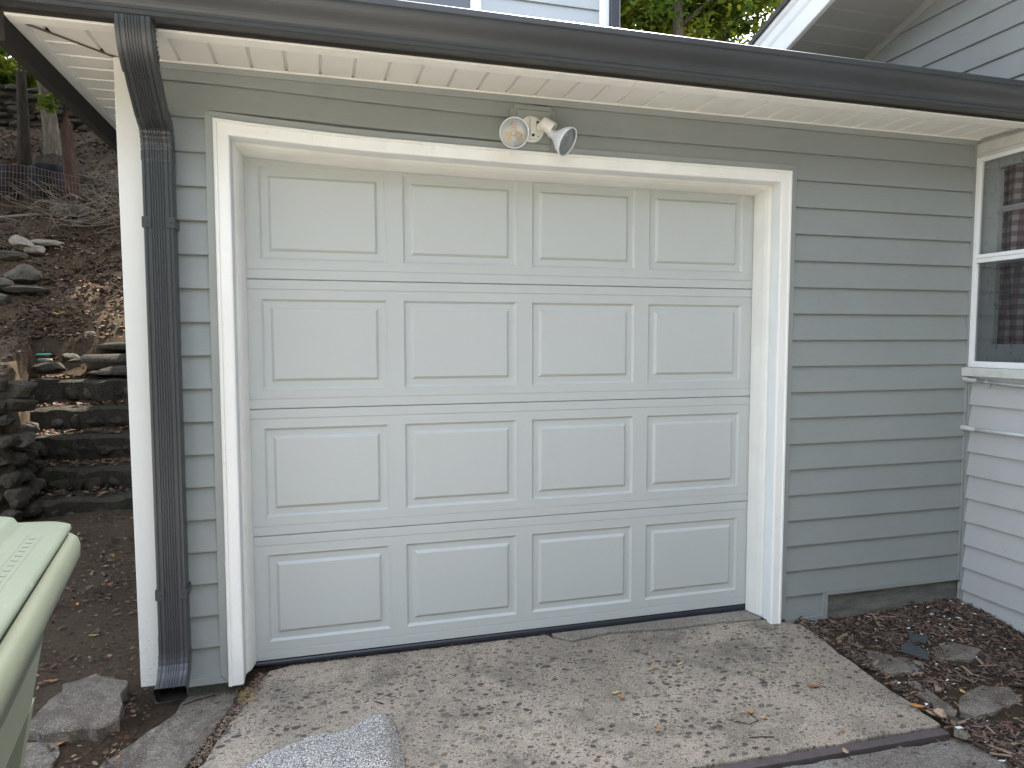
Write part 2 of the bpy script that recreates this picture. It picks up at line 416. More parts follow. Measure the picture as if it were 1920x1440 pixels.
def terr(x, y):
    z = ground(x, y)
    rough = .012
    if x < -.47 and y > -.2: rough = .03
    if y > 4.5: rough = .10
    if x > 2.5 and y < .2: rough = .022
    if x > 1.3 and x < 3.6 and y < -.93: rough = .010
    z += nz(x, y, 3.1, 5.0)*rough*.6+nz(x, y, 9.1, 1.7)*rough
    if x > 2.45 and y < .1 and y > -1.6 and x < 3.6:
        z -= .034*sstep(2.45, 2.62, x)
        z += .016*math.exp(-((x-3.42)**2/.05+(y+.02)**2/.05))
    elif -.45 < x < 2.45 and -1.0 < y < .3 or -1.1 < x < 2.47 and -2.2 < y <= -.93: z -= .03   # under the slabs
    return z
def axis(segs):
    r = []
    for a, b, st in segs:
        n = max(1, round((b-a)/st)); r += [a+(b-a)*i/n for i in range(n)]
    return r+[segs[-1][1]]
xs = axis([(-60, -12, 6), (-12, -5, .7), (-5, -.3, .07), (-.3, 3.7, .06), (3.7, 8, .5), (8, 60, 6)])
ys = axis([(-60, -6, 4), (-6, -1.6, .3), (-1.6, .3, .045), (.3, 2.0, .07), (2.0, 5.2, .06), (5.2, 12, .14), (12, 20, .5), (20, 90, 7)])
mb = MB()
for y in ys:
    for x in xs: mb.v.append((x, y, terr(x, y)))
nx = len(xs)
for j in range(len(ys)-1):
    for i in range(nx-1):
        mb.f.append((j*nx+i, j*nx+i+1, (j+1)*nx+i+1, (j+1)*nx+i)); mb.mi.append(0)
struct(mb.build('ground', M_SOIL, None, True, recalc=False))
# sunlit paving behind the camera
mb = MB()
def jitter(poly, step=.05, amp=.008, seed=0):
    out = []
    n = len(poly)
    for i in range(n):
        a, b = Vector(poly[i]), Vector(poly[(i+1) % n]); L = (b-a).length; k = max(1, int(L/step))
        for q in range(k):
            p = a.lerp(b, q/k)
            out.append((p.x+noise.noise(Vector((p.x*14, p.y*14, seed)))*amp, p.y+noise.noise(Vector((p.x*14, p.y*14, seed+5)))*amp))
    return out
def slab(name, poly, mat, top, thick, amp=.008, seed=0):
    import bmesh
    pts = jitter(poly, .035, amp, seed); bm = bmesh.new()
    vs_ = [bm.verts.new((x, y, plane(x, y)+top)) for x, y in pts]
    f = bm.faces.new(vs_)
    ex = bmesh.ops.extrude_face_region(bm, geom=[f])
    for v in [g for g in ex['geom'] if isinstance(g, bmesh.types.BMVert)]: v.co.z -= thick
    for fc in [g for g in ex['geom'] if isinstance(g, bmesh.types.BMFace)]: pass
    bmesh.ops.recalc_face_normals(bm, faces=bm.faces)
    me = bpy.data.meshes.new(name); bm.to_mesh(me); bm.free(); me.materials.append(mat)
    o = bpy.data.objects.new(name, me); C.objects.link(o)
    md = o.modifiers.new('bevel', 'BEVEL'); md.width = .006; md.segments = 2; md.limit_method = 'ANGLE'; md.angle_limit = radians(50)
    return struct(o)
slab('driveway', [(0, .116), (.117, .155), (.295, .168), (.571, .168), (.91, .165), (1.236, .165), (1.241, .108), (1.319, .04), (1.449, .061), (1.535, .072), (1.854, .036), (2.075, .041), (2.335, .021), (2.505, -.064),
     (2.463, -.321), (2.446, -.551), (2.445, -.66), (2.447, -.743), (2.442, -.897), (1.576, -.881), (1.3, -.878), (-.31, -.86), (-.189, -.467), (-.154, -.361), (-.125, -.242), (-.083, -.112), (-.047, -.006)], M_CONC, 0, .12, .012, 1)
slab('driveway_apron', [(1.24, .20), (1.255, .122), (1.325, .056), (1.45, .076), (1.54, .088), (1.85, .052), (2.08, .056), (2.33, .036), (2.40, .20)], M_APRON, .004, .1, .006, 2)
slab('side_path', [(-.105, .035), (-.122, -.097), (-.157, -.209), (-.193, -.338), (-.235, -.458), (-.36, -.86), (-.56, -.86), (-.52, -.383), (-.437, -.257), (-.318, -.106), (-.308, -.002)], M_CONC2, -.004, .1, .012, 3)
slab('parking_pad', [(2.46, -.962), (1.95, -.944), (1.5, -.932), (-.8, -.90), (-1.1, -2.2), (2.7, -2.2)], M_ASPH, -.014, .1, .01, 4)
mb = MB(); mb.poly([(-14, -2.21, -.15), (9, -2.21, -.15), (9, -22, -.34), (-14, -22, -.34)])
struct(mb.build('parking_court', simple('sunlit_court', (.52, .48, .41), (.45, .41, .35), 3, .9, .004, 60)))

# ------------------------------------------------------------------ garage
G = thing('garage', (0, 0, 0), 'grey green sided garage with white panelled door and dark gutter', 'garage')
EX = .1269; Z0R = 2.2339; Z0L = 2.1794
def course(m, fn, zc, zt, za, zb, a0, a1, lip=True, D=.0175, n=1):
    """one clapboard piece: course bottom zc (proud by D) to zt (flush), cut to za..zb, along a0..a1; fn(a, out, z)->xyz.
       a0/a1 may be functions of z; course heights may sag with shift(a)"""
    def A(v, z): return v(z) if callable(v) else v
    def out(z): return lerp(D, .002, (z-zc)/(zt-zc))
    rows = []
    if za <= zc+1e-6 and lip: rows = [(zc+.0015, -.004), (zc, D*.60), (zc+.0025, D*.93), (zc+.007, out(zc+.007))]
    else: rows = [(za, out(za))]
    rows.append((zb, out(zb)))
    R = []
    for z, o in rows:
        R.append([fn(lerp(A(a0, z), A(a1, z), i/n), o, z) for i in range(n+1)])
    m.rings(R, closed=False, caps=(False, False))
def wallfn(sag=None):
    def f(a, o, z): return (a, -o, z+(sag(a) if sag else 0))
    return f
sag = lambda x: pl(x, [(-.4, .004), (-.1, 0), (.45, -.017), (1.1, -.030)])
m = MB()
# left of the door
for k in range(18):
    zc = Z0L-k*EX
    course(m, wallfn(), zc, zc+EX, max(zc, .03), zc+EX, -.40, -.150)
# above the door, left of lamp (sagging) - courses reach down behind the header casing
course(m, wallfn(sag), Z0L, Z0L+EX, Z0L+.03, Z0L+EX, -.150, 1.12, lip=False, n=8)
course(m, wallfn(sag), Z0L+EX, Z0L+2*EX, Z0L+EX, 2.375, -.40, 1.12, n=8)
# right of lamp above door
course(m, wallfn(), Z0R-EX, Z0R, 2.13, Z0R, 1.12, 2.42, lip=False)
for k in (0, -1):
    zc = Z0R-k*EX
    course(m, wallfn(), zc, zc+EX, zc, min(zc+EX, 2.372), 1.12, 2.42)
# right of door
for k in range(-1, 19):
    zc = Z0R-k*EX
    hi = min(zc+EX, 2.372)
    if zc > .075: course(m, wallfn(), zc, zc+EX, zc, hi, 2.42, XR-.012)
    else:
        course(m, wallfn(), zc, zc+EX, max(zc, .085), hi, 2.645, XR-.012, lip=zc > .085) if hi > .085 else None
        course(m, wallfn(), zc, zc+EX, max(zc, -.035), hi, 2.42, 2.645) if hi > -.035 else None
m.build('siding', M_SID, G)
# trims: one mesh each
def jstrip_v(m, x0, x1, z0, z1, d=.019, z0b=None, z1b=None):
    """vertical trim with mitred ends: z0/z1 at x0, z0b/z1b at x1"""
    z0b = z0 if z0b is None else z0b; z1b = z1 if z1b is None else z1b
    m.rings([[(x0, .004, z0), (x0, -d, z0), (x1, -d, z0b), (x1, .004, z0b)], [(x0, .004, z1), (x0, -d, z1), (x1, -d, z1b), (x1, .004, z1b)]])
def jstrip_h(m, x0, x1, z0, z1, d=.019, x0b=None, x1b=None, sg=None, n=1):
    """horizontal trim: bottom z0 from x0..x1, top z1 from x0b..x1b"""
    x0b = x0 if x0b is None else x0b; x1b = x1 if x1b is None else x1b
    R = []
    for i in range(n+1):
        t = i/n; xa, xb = lerp(x0, x1, t), lerp(x0b, x1b, t); s = sg or (lambda x: 0)
        R.append([(xa, .004, z0+s(xa)), (xa, -d, z0+s(xa)), (xb, -d, z1+s(xb)), (xb, .004, z1+s(xb))])
    m.rings(R)
hs_ = lambda x: pl(x, [(-.17, .036), (.05, .024), (.4, .009), (1.1, 0), (2.41, 0)])
m = MB(); jstrip_v(m, -.170, -.1435, .032, 2.2060, z0b=.006, z1b=2.181); m.build('door_trim_channel', M_TRIMG, G)
m = MB(); jstrip_v(m, 2.3945, 2.4230, -.030, 2.1465, z0b=-.030, z1b=2.171, d=.018); m.build('door_trim_channel', M_TRIMG, G)
m = MB(); jstrip_h(m, -.1435, 2.3925, 2.1465, 2.1715, x0b=-.168, x1b=2.421, sg=hs_, n=16, d=.020); m.build('door_trim_channel', M_TRIMG, G)
m = MB(); jstrip_h(m, -.385, -.1435, .004, .030, x1b=-.172, d=.021); m.build('starter_trim', M_TRIMG, G)
m = MB(); jstrip_h(m, 2.4250, 2.668, -.058, -.034, x0b=2.4250, x1b=2.645, d=.020); m.build('starter_trim', M_TRIMG, G)
m = MB(); jstrip_v(m, 2.645, 2.670, -.034, .088, z0b=-.058, z1b=.066, d=.0205); m.build('starter_trim', M_TRIMG, G)
m = MB(); jstrip_h(m, 2.672, XR-.004, .066, .088, x0b=2.648, x1b=XR-.030, d=.021); m.build('starter_trim', M_TRIMG, G)
m = MB(); jstrip_v(m, XR-.030, XR-.003, .090, 2.342, z0b=.090, z1b=2.366, d=.018); m.box(XR-.012, XR-.003, -.030, -.019, -.2, 2.34); m.build('corner_trim_channel', M_TRIMG, G, bevel=.0015)
m = MB(); jstrip_h(m, -.385, XR-.004, 2.342, 2.370, x1b=XR-.004, sg=lambda x: pl(x, [(-.4, .006), (1.1, 0)]), n=8, d=.019); m.build('frieze_trim', M_TRIMG, G)
# foundation and wall core
m = MB(); m.box(2.40, XR, .012, .2, -.5, .075); m.build('foundation', M_FOUND, G); m = MB(); m.box(-.42, -.10, .03, .2, -.5, .0295); m.build('foundation', M_FOUND, G)
m = MB(); m.box(-.43, -.11, .008, .14, .03, 2.36); m.box(2.345, XR, .006, .14, .078, 2.36); m.box(-.11, 2.345, .006, .14, 2.15, 2.36); m.box(2.345, 2.399, .007, .14, -.5, .077)
m.box(-.452, -.44, .1, 5.5, .0, 2.36); m.box(-.45, XR, 5.4, 5.5, -.4, 2.36); m.build('wall', M_SID, G)
m = MB(); m.rings([[(-.453, -.024, .028), (-.383, -.024, .028), (-.383, .006, .028), (-.453, .006, .028)], [(-.4675, -.024, 2.368), (-.383, -.024, 2.368), (-.383, .006, 2.368), (-.4675, .006, 2.368)]]); m.rings([[(-.453, .0062, .028), (-.436, .0062, .028), (-.436, .1, .028), (-.453, .1, .028)], [(-.4675, .0062, 2.368), (-.4505, .0062, 2.368), (-.4505, .1, 2.368), (-.4675, .1, 2.368)]]); m.build('corner_post', M_POST, G, bevel=.002)

# casing (brickmould), jamb, stop
def frame_sweep(m, prof, sgf, zt, xl, xr, zbl, zbr, closed=False):
    """prof: list of (d inward, y). xl/xr outer positions, zt outer top"""
    L = [[(xl+d, y, zbl) for d, y in prof], [(xl+d, y, zt-d+sgf(xl+d)) for d, y in prof]]
    R = L[:]
    n = 18
    for i in range(1, n):
        t = i/n; R.append([(lerp(xl+d, xr-d, t), y, zt-d+sgf(lerp(xl+d, xr-d, t))) for d, y in prof])
    R.append([(xr-d, y, zt-d+sgf(xr-d)) for d, y in prof]); R.append([(xr-d, y, zbr) for d, y in prof])
    m.rings(R, closed=closed, caps=(closed, closed))
hc = lambda x: pl(x, [(-.14, .036), (.05, .024), (.4, .009), (1.1, 0), (2.41, 0)])
m = MB()
frame_sweep(m, [(0, .005), (0, -.024), (.003, -.033), (.006, -.035), (.0085, -.033), (.0095, -.0355), (.013, -.036), (.015, -.0335), (.016, -.031), (.030, -.0305), (.050, -.0295), (.056, -.027), (.058, -.022), (.058, .002), (.03, .006)], hc, 2.1455, -.1425, 2.3915, -.008, -.045, closed=True)
cas = m.build('door_casing', M_CAS, G)
m = MB()
frame_sweep(m, [(.0585, -.012), (.0590, .0), (.0595, .045), (.066, .050), (.066, .13)], hc, 2.1455, -.1425, 2.3915, .0, -.032)
jb = m.build('door_jamb', M_JAMB, G)
m = MB()
prof = [(.0600, .030), (.0615, .041), (.070, .052), (.0715, .050), (.078, .065), (.088, .110), (.0915, .134), (.088, .137), (.066, .1385)]
frame_sweep(m, prof, hc, 2.1455, -.1425, 2.3915, .004, -.026)
m.build('door_stop', M_STOP, G)

# the garage door
D = bpy.data.objects.new('garage_door', None)
DY = .14; S = .533; PW, GAP, ZT, PH = .5103, .0684, .0781, .3771
XD0, XD1 = -.115, 2.372
dm = MB(); dm.box(XD0, XD1, DY+.02, DY+.045, -.01, 2.14)
door = dm.build('garage_door', M_DOORG, G)
def dpanel(m, x0, x1, z0, z1, y):
    R = []
    for d, dy in ((-.0015, 0), (0, -.0012), (.003, -.0002), (.011, .0090), (.0130, .0094), (.036, .0094), (.0375, .0088), (.0465, .0), (.049, -.0010)):
        R.append([(x0+d, y+dy, z0+d), (x1-d, y+dy, z0+d), (x1-d, y+dy, z1-d), (x0+d, y+dy, z1-d)])
    m.rings(R, True, (False, True))
for r in range(4):
    zb = S*(3-r); zt = zb+S
    m = MB(); g = .0009
    top, bot = zt-g, zb+(g if r < 3 else 0)
    z1 = zt-ZT; z0 = z1-PH
    xs_ = [XD0]+[c for k in range(4) for c in (k*(PW+GAP)-.0015, k*(PW+GAP)+PW+.0015)]+[XD1]
    yf = DY
    # rails above and below panels with a stepped edge band along each joint
    prof = [(bot, DY+.022), (bot, DY+.004), (bot+.003, DY-.0006), (bot+.0375, DY-.0006), (bot+.0390, DY+.0022), (bot+.0415, DY+.0022), (bot+.0425, DY), (z0-.0015, DY)]
    m.rings([[(XD0, y, z) for z, y in prof], [(XD1, y, z) for z, y in prof]], False, (False, False))
    prof = [(z1+.0015, DY), (top-.0425, DY), (top-.0415, DY+.0022), (top-.0390, DY+.0022), (top-.0375, DY-.0006), (top-.003, DY-.0006), (top, DY+.004), (top, DY+.022)]
    m.rings([[(XD0, y, z) for z, y in prof], [(XD1, y, z) for z, y in prof]], False, (False, False))
    for a, b in zip(xs_[::2], xs_[1::2]): m.poly([(a, DY, z0-.0015), (b, DY, z0-.0015), (b, DY, z1+.0015), (a, DY, z1+.0015)])
    for k in range(4): dpanel(m, k*(PW+GAP), k*(PW+GAP)+PW, z0, z1, DY)
    m.build('door_section', M_DOOR, door, recalc=False)
m = MB()
n = 40; R = []
for i in range(n+1):
    x = lerp(XD0, XD1, i/n); b = noise.noise(Vector((x*3, 0, 1)))*.003
    sl_ = lerp(-.026, -.047, i/n)
    R.append([(x, DY+.03, -.001), (x, DY+.004, -.001), (x, DY-.001, -.008), (x, DY-.006+b, sl_*.6), (x, DY-.002+b, sl_), (x, DY+.03, sl_)])
m.rings(R); m.build('bottom_seal', M_RUB, door, True)

# ------------------------------------------------------------------ eaves
ZS = 2.372
m = MB()
RIB = .124
def ribbed(m, along, a0, a1, b0, b1, ribs, z, clip=None):
    """soffit with V-grooves; ribs at 'a' positions, running in b"""
    pts = [a0]
    prof = []
    cur = a0
    for r in sorted(ribs):
        if r < a0+.01 or r > a1-.012: continue
        prof += [(r-.010, z), (r-.0045, z+.013), (r+.0005, z+.013), (r+.005, z-.0005), (r+.010, z)]
    prof = [(a0, z)]+prof+[(a1, z)]
    R = []
    for b in (b0, b1):
        R.append([((a, (b(a) if callable(b) else b), zz) if along == 'y' else ((b(a) if callable(b) else b), a, zz)) for a, zz in prof])
    m.rings(R, False, (False, False))
XE = -.69
# front soffit (ribs run in y); mitre towards the left corner
mit = lambda a: (-.02 if a > -.467 else lerp(-.02, -.27, (a+.467)/(XE+.467)))
ribbed(m, 'y', XE, -.45, -.27, mit, [.501-RIB*k for k in range(6, 12)], ZS)
ribbed(m, 'y', -.45, XR-.012, -.27, .0, [.501+RIB*k for k in range(-7, 26)], ZS)
mitx = lambda b: (-.46 if b > -.02 else lerp(-.467, XE, (b+.02)/(-.25)))
ribbed(m, 'x', -.27, 5.5, XE, mitx, [.019+.118*k for k in range(-2, 46)], ZS)
m.build('soffit', M_SOF, G, recalc=False)
m = MB()
m.box(-.385, XR-.012, -.026, .001, ZS-.0035, ZS+.004); m.build('soffit_channel', M_SOFT, G)
m = MB()
# dark notches where the grooves end at the wall, and mitre strip
a, b = Vector((-.462, -.018, ZS-.002)), Vector((-.668, -.246, ZS-.002)); nrm = Vector((b.y-a.y, a.x-b.x, 0)).normalized()*.0035
m.rings([[a-nrm, a+nrm, a+nrm+Vector((0, 0, -.004)), a-nrm+Vector((0, 0, -.004))], [b-nrm, b+nrm, b+nrm+Vector((0, 0, -.004)), b-nrm+Vector((0, 0, -.004))]])
m.build('mitre_strip', M_MITRE, G)
m = MB()
# front soffit trim, L shaped with a bead
def xsweep(m, prof, x0, x1, closed=True): m.rings([[(x0, y, z) for y, z in prof], [(x1, y, z) for y, z in prof]], closed, (closed, closed))
TP = [(-.304, 2.392), (-.304, 2.368), (-.3025, 2.3655), (-.256, 2.3615), (-.254, 2.366), (-.28, 2.374), (-.28, 2.392)]
xsweep(m, TP, -.70, 1.45); m.build('soffit_front_trim', M_SOFT, G)
m = MB(); xsweep(m, [(y-.001, z-.001) for y, z in TP], 1.4515, XR-.014); m.build('soffit_front_trim', M_SOFT, G)
m = MB(); m.box(-.70, -.664, -.253, 5.5, 2.3625, 2.3715); m.build('soffit_side_trim', M_SOFT, G, bevel=.001)
m = MB(); m.box(-.735, -.7012, -.30, 5.6, 2.286, 2.52); m.build('rake_fascia', M_FAS, G, bevel=.002)
m = MB(); m.box(-.70, XR-.014, -.315, -.306, 2.372, 2.50); m.build('front_fascia', M_FAS, G)
# gutter, K profile
GP = [(-.318, 2.500), (-.318, 2.3795), (-.390, 2.3735), (-.3945, 2.3755), (-.3965, 2.3870), (-.3985, 2.3885)]
for i in range(11):
    t = i/10; GP.append((lerp(-.400, -.446, .5-.5*cos(pi*t)*1.0), lerp(2.390, 2.470, t)))
GP += [(-.4495, 2.4720), (-.4510, 2.4745), (-.4510, 2.4925), (-.4495, 2.4940), (-.4482, 2.4938), (-.4474, 2.4900)]
m = MB(); xsweep(m, GP, -1.05, XR-.016, False)
inner = [(y+.0016, z+.0016) for y, z in GP[1:-2]]
xsweep(m, inner, -1.05, XR-.016, False)
m.poly([(-1.05, y, z) for y, z in GP[:-2]])
m.build('gutter', M_GUT, G, recalc=False)
m = MB()
m.rings([[(-.76, -.345, 2.500), (XR, -.345, 2.500), (XR, -.345, 2.512), (-.76, -.345, 2.512)], [(-.76, 2.49, 2.95), (XR, 2.49, 2.95), (XR, 2.49, 2.965), (-.76, 2.49, 2.965)]])
m.rings([[(-.76, 2.49, 2.95), (.3, 2.49, 2.95), (.3, 2.49, 2.965), (-.76, 2.49, 2.965)], [(-.76, 5.7, 3.4), (.3, 5.7, 3.4), (.3, 5.7, 3.41), (-.76, 5.7, 3.41)]])
m.build('roof', M_SHING, G)

# ------------------------------------------------------------------ downspout
DX = -.3215; HW, HD = .0515, .034
def dsring(c, ny, scl=1.0, sclw=1.0, flare=0):
    """profile ring: width along x, depth along n (front); c centre; n=(0,ny,nz) pointing to the outer face"""
    nrm = Vector((0, ny[0], ny[1])).normalized(); c = Vector(c)
    w_, d_ = HW*sclw, HD*scl
    P = []
    # front face with flutes
    P += [(-w_, -d_*.6), (-w_, d_*.72), (-w_*.93, d_*.97), (-w_*.84, d_)]
    for x in (-.0375, -.0215, -.0130, -.0045, .0045, .0130, .0215, .0375):
        P += [(x-.0024, d_), (x-.0010, d_-.0028), (x+.0010, d_-.0028), (x+.0024, d_)]
    P += [(w_*.84, d_), (w_*.93, d_*.97), (w_, d_*.72), (w_, d_*.15), (w_*.965, d_*.10), (w_*.965, -d_*.1), (w_, -d_*.15), (w_, -d_*.6), (w_*.85, -d_), (-w_*.85, -d_)]
    return [c+Vector((px, 0, 0))+nrm*py for px, py in P]
def sweep_ds(m, path, crimp=0, caps=(False, False)):
    """path: list of (y, z, scale)"""
    R = []
    for i, (y, z, s) in enumerate(path):
        a = path[max(i-1, 0)]; b = path[min(i+1, len(path)-1)]
        t = Vector((0, b[0]-a[0], b[1]-a[1])).normalized()
        n_ = Vector((0, t.z, -t.y))        # travelling down (t.z<0) gives outward = -y
        R.append(dsring((DX, y, z), (n_.y, n_.z), s, 1+(s-1)*.6))
    m.rings(R, True, caps)
YW = -.066
dsp = MB()
sweep_ds(dsp, [(YW, 2.00, 1.0), (YW, 1.5, 1), (YW, 1.0, 1), (YW, .30, 1), (YW, .22, 1)])
ds = dsp.build('downspout', M_GUT, G, recalc=True)
# upper elbow: drops from the gutter, crimped inner side, back towards the wall
m = MB()
path = [(-.352, 2.42, 1.10), (-.352, 2.378, 1.10)]
cx_, cz_, Rr = -.352+.15, 2.378, .15
ang = radians(50)
nst = 18
for i in range(1, nst+1):
    a = ang*i/nst; path.append((cx_-Rr*cos(a), cz_-Rr*sin(a), 1.10))
y0, z0 = path[-1][:2]; dy, dz = sin(ang), -cos(ang)
path += [(y0+dy*.02, z0+dz*.02, 1.10), (y0+dy*.024, z0+dz*.024, .99), (y0+dy*.07, z0+dz*.07, .99)]
sweep_ds(m, path); m.build('upper_elbow', M_GUT, ds)
m = MB()
for i in range(7):       # crimps on the cheek of the elbow
    a = ang*(.08+i*.14); y, z = cx_-(Rr-.012)*cos(a), cz_-(Rr-.012)*sin(a)
    p = Vector((DX+HW*1.065, y, z)); tdir = Vector((0, -cos(a), -sin(a)))
    m.tube([p-tdir*.030, p+Vector((.0012, 0, 0)), p+tdir*.030], [.0006, .0026, .0010], 6)
m.build('elbow_crimps', M_GUT, ds)
# lower part of the offset: straight then knee with crimped rings
m = MB()
y1, z1 = y0+dy*.055, z0+dz*.055
path = [(y1, z1, 1.0)]
# straight run until YW-ish
run = (YW-.012-y1)/dy
path.append((y1+dy*run*.55, z1+dz*run*.55, 1.0))
ky, kz = y1+dy*run*.62, z1+dz*run*.62
nk = 24
for i in range(nk+1):
    t = i/nk; a = ang*(1-t)
    ky_, kz_ = path[-1][0]+sin(a)*.0052, path[-1][1]-cos(a)*.0052
    s = 1.0+.05*abs(sin(t*pi*6))
    path.append((ky_, kz_, s))
dyk = YW-path[-1][0]
path = [(y+dyk*min(1, i/6), z, s) for i, (y, z, s) in enumerate(path)]
zk = path[-1][1]
path += [(YW, zk-.006, 1.06), (YW, zk-.035, 1.06), (YW, zk-.04, 1.0)]
sweep_ds(m, path); m.build('middle_elbow', M_GUT, ds)
# bottom elbow kicks forward
m = MB(); path = [(YW, .245, 1.045), (YW, .185, 1.045)]
for i in range(19):
    t = i/18; a = radians(64)*t; s = 1.05+(.04*abs(sin(t*pi*5)) if t < .6 else 0)
    path.append((path[-1][0]-sin(a)*.0078, path[-1][1]-cos(a)*.0078, s))
for k in range(4): path.append((path[-1][0]-sin(radians(64))*.007, path[-1][1]-cos(radians(64))*.007, 1.06+.02*k))
sweep_ds(m, path); bt = path
m.build('bottom_elbow', M_GUT, ds)
m = MB(); sweep_ds(m, [(y+.0, z, s*.95) for y, z, s in bt]); m.build('outlet_lining', M_SCREW, ds)
# straps
for zc in (1.775, .405):
    m = MB(); yf = YW-HD-.0015
    for sx, x0 in ((-1, DX-HW-.002), (1, DX+HW+.002)):
        xa, xb = sorted((x0, x0-sx*.030)); m.box(xa, xb, yf-.0022, yf, zc-.019, zc+.019)
        m.tube([(lerp(xa, xb, .5), yf-.001, zc), (lerp(xa, xb, .5), yf-.006, zc)], .0045, 10)
        m.box(min(x0, x0+sx*.002), max(x0, x0+sx*.002), yf, -.024, zc-.019, zc+.019)
    m.box(DX-HW-.0018, DX+HW+.0018, -.0245, -.0225, zc-.0188, zc+.0188)
    m.build('strap', M_GUT, ds, bevel=.0012)

# ------------------------------------------------------------------ wall light
WL = thing('flood_light', (1.12, -.02, 2.25), 'cream twin flood light on a grey block above the garage door', 'wall light')
m = MB()
def octo(cx, cz, hw, hh, c, y): return [(cx-hw+c, y, cz-hh), (cx+hw-c, y, cz-hh), (cx+hw-c*.75, y, cz-hh+c*.75), (cx+hw, y, cz-hh+c), (cx+hw, y, cz+hh-c), (cx+hw-c*.75, y, cz+hh-c*.75), (cx+hw-c, y, cz+hh), (cx-hw+c, y, cz+hh), (cx-hw+c*.75, y, cz+hh-c*.75), (cx-hw, y, cz+hh-c), (cx-hw, y, cz-hh+c), (cx-hw+c*.75, y, cz-hh+c*.75)]
bx, bz = 1.112, 2.243
m.rings([octo(bx, bz, .098, .090, .020, 0), octo(bx, bz, .098, .090, .020, -.022), octo(bx, bz, .090, .082, .019, -.025), octo(bx, bz, .089, .081, .019, -.029), octo(bx, bz, .078, .070, .010, -.031), octo(bx, bz, .077, .069, .006, -.028), octo(bx, bz, .074, .066, .003, -.028), octo(bx, bz, .073, .065, .002, -.036)])
m.build('mounting_block', M_BLOCKG, WL)
pc_ = Vector((1.100, -.036, 2.230))
m = MB(); m.lathe(pc_, (0, -1, 0), [(0, .054), (.008, .054), (.013, .050), (.014, .0)], 36, caps=(True, False))
m.rings([[(pc_.x+a, -.045, pc_.z+b) for a, b in ((-.014, .044), (.014, .044), (.014, -.022), (.019, -.046), (-.019, -.046), (-.014, -.022))], [(pc_.x+a, -.066, pc_.z+b) for a, b in ((-.012, .040), (.012, .040), (.012, -.022), (.015, -.042), (-.015, -.042), (-.012, -.022))]])
cp = m.build('cover_plate', M_LAMP, WL, bevel=.0015)
for a, b, r, yy in ((0, -.030, .0065, -.0665), (.024, .028, .0045, -.0505), (-.033, .026, .0022, -.0505), (.026, -.030, .0022, -.0505), (-.026, -.033, .0022, -.0505)):
    m = MB(); m.lathe((pc_.x+a, yy, pc_.z+b), (0, -1, 0), [(0, r), (.0015, r*.9)], 14)
    m.build('screw', M_SCREW, cp)
def frame_of(n):
    n = Vector(n).normalized(); a = n.cross(Vector((0, 0, 1))).normalized(); return n, a, a.cross(n)
def spot(hold_c, hold_d, lens_c, lens_n, ledmat, pivot):
    hd = Vector(hold_d).normalized(); hc_ = Vector(hold_c)
    m = MB()
    m.lathe(hc_-hd*.030, hd, [(0, .016), (.004, .024), (.012, .027), (.050, .0285), (.056, .0300), (.060, .0300), (.060, .0265), (.030, .024)], 28, caps=(True, False))
    m.tube([pivot, hc_-hd*.024], .011, 14)
    m.tube([Vector(pivot)+Vector((0, .004, 0)), Vector(pivot)-Vector((0, .016, 0))], .013, 14)
    m.build('lamp_holder', M_LAMP, WL, True).modifiers.new('e', 'EDGE_SPLIT').split_angle = radians(40)
    n_, a_, b_ = frame_of(lens_n); lc = Vector(lens_c)
    m = MB()
    m.lathe(lc-n_*.094, n_, [(0, .017), (.020, .018), (.030, .022), (.045, .034), (.062, .048), (.080, .0575), (.090, .0605), (.094, .0605), (.0955, .0585), (.0945, .0560), (.082, .0540), (.078, .050), (.074, .0)], 40, caps=(True, False))
    bl = m.build('bulb', M_BULB, WL, True); bl.modifiers.new('e', 'EDGE_SPLIT').split_angle = radians(45)
    m = MB()
    for k in range(3):
        for i in range(4):
            for j in range(4-(i == 3)-(i < 1)):
                rr = .012+i*.0095; th = radians(90+120*k)+(j-1.5)*.0085/max(rr, .012)*1.05
                p = lc-n_*.0185+a_*cos(th)*rr+b_*sin(th)*rr
                m.lathe(p, n_, [(0, .0040), (.0030, .0034), (.0046, .0014)], 8)
    m.build('led_cluster', ledmat, bl, True)
    m = MB(); m.lathe(lc-n_*.004, n_, [(0, .0560), (.0015, .048), (.0024, .030), (.0028, .0)], 32, caps=(False, False)); m.build('lens', M_LENS, bl, True)
ln = (Vector((-.10, -.90, -.24)))
spot(Vector((.992, -.135, 2.184))-ln.normalized()*.115, ln, (.995, -.150, 2.178), ln, M_LED, (1.068, -.060, 2.222))
spot((1.155, -.085, 2.236), (.66, -.32, -.50), (1.222, -.150, 2.158), (.62, -.62, -.52), M_LEDW, (1.124, -.062, 2.232))

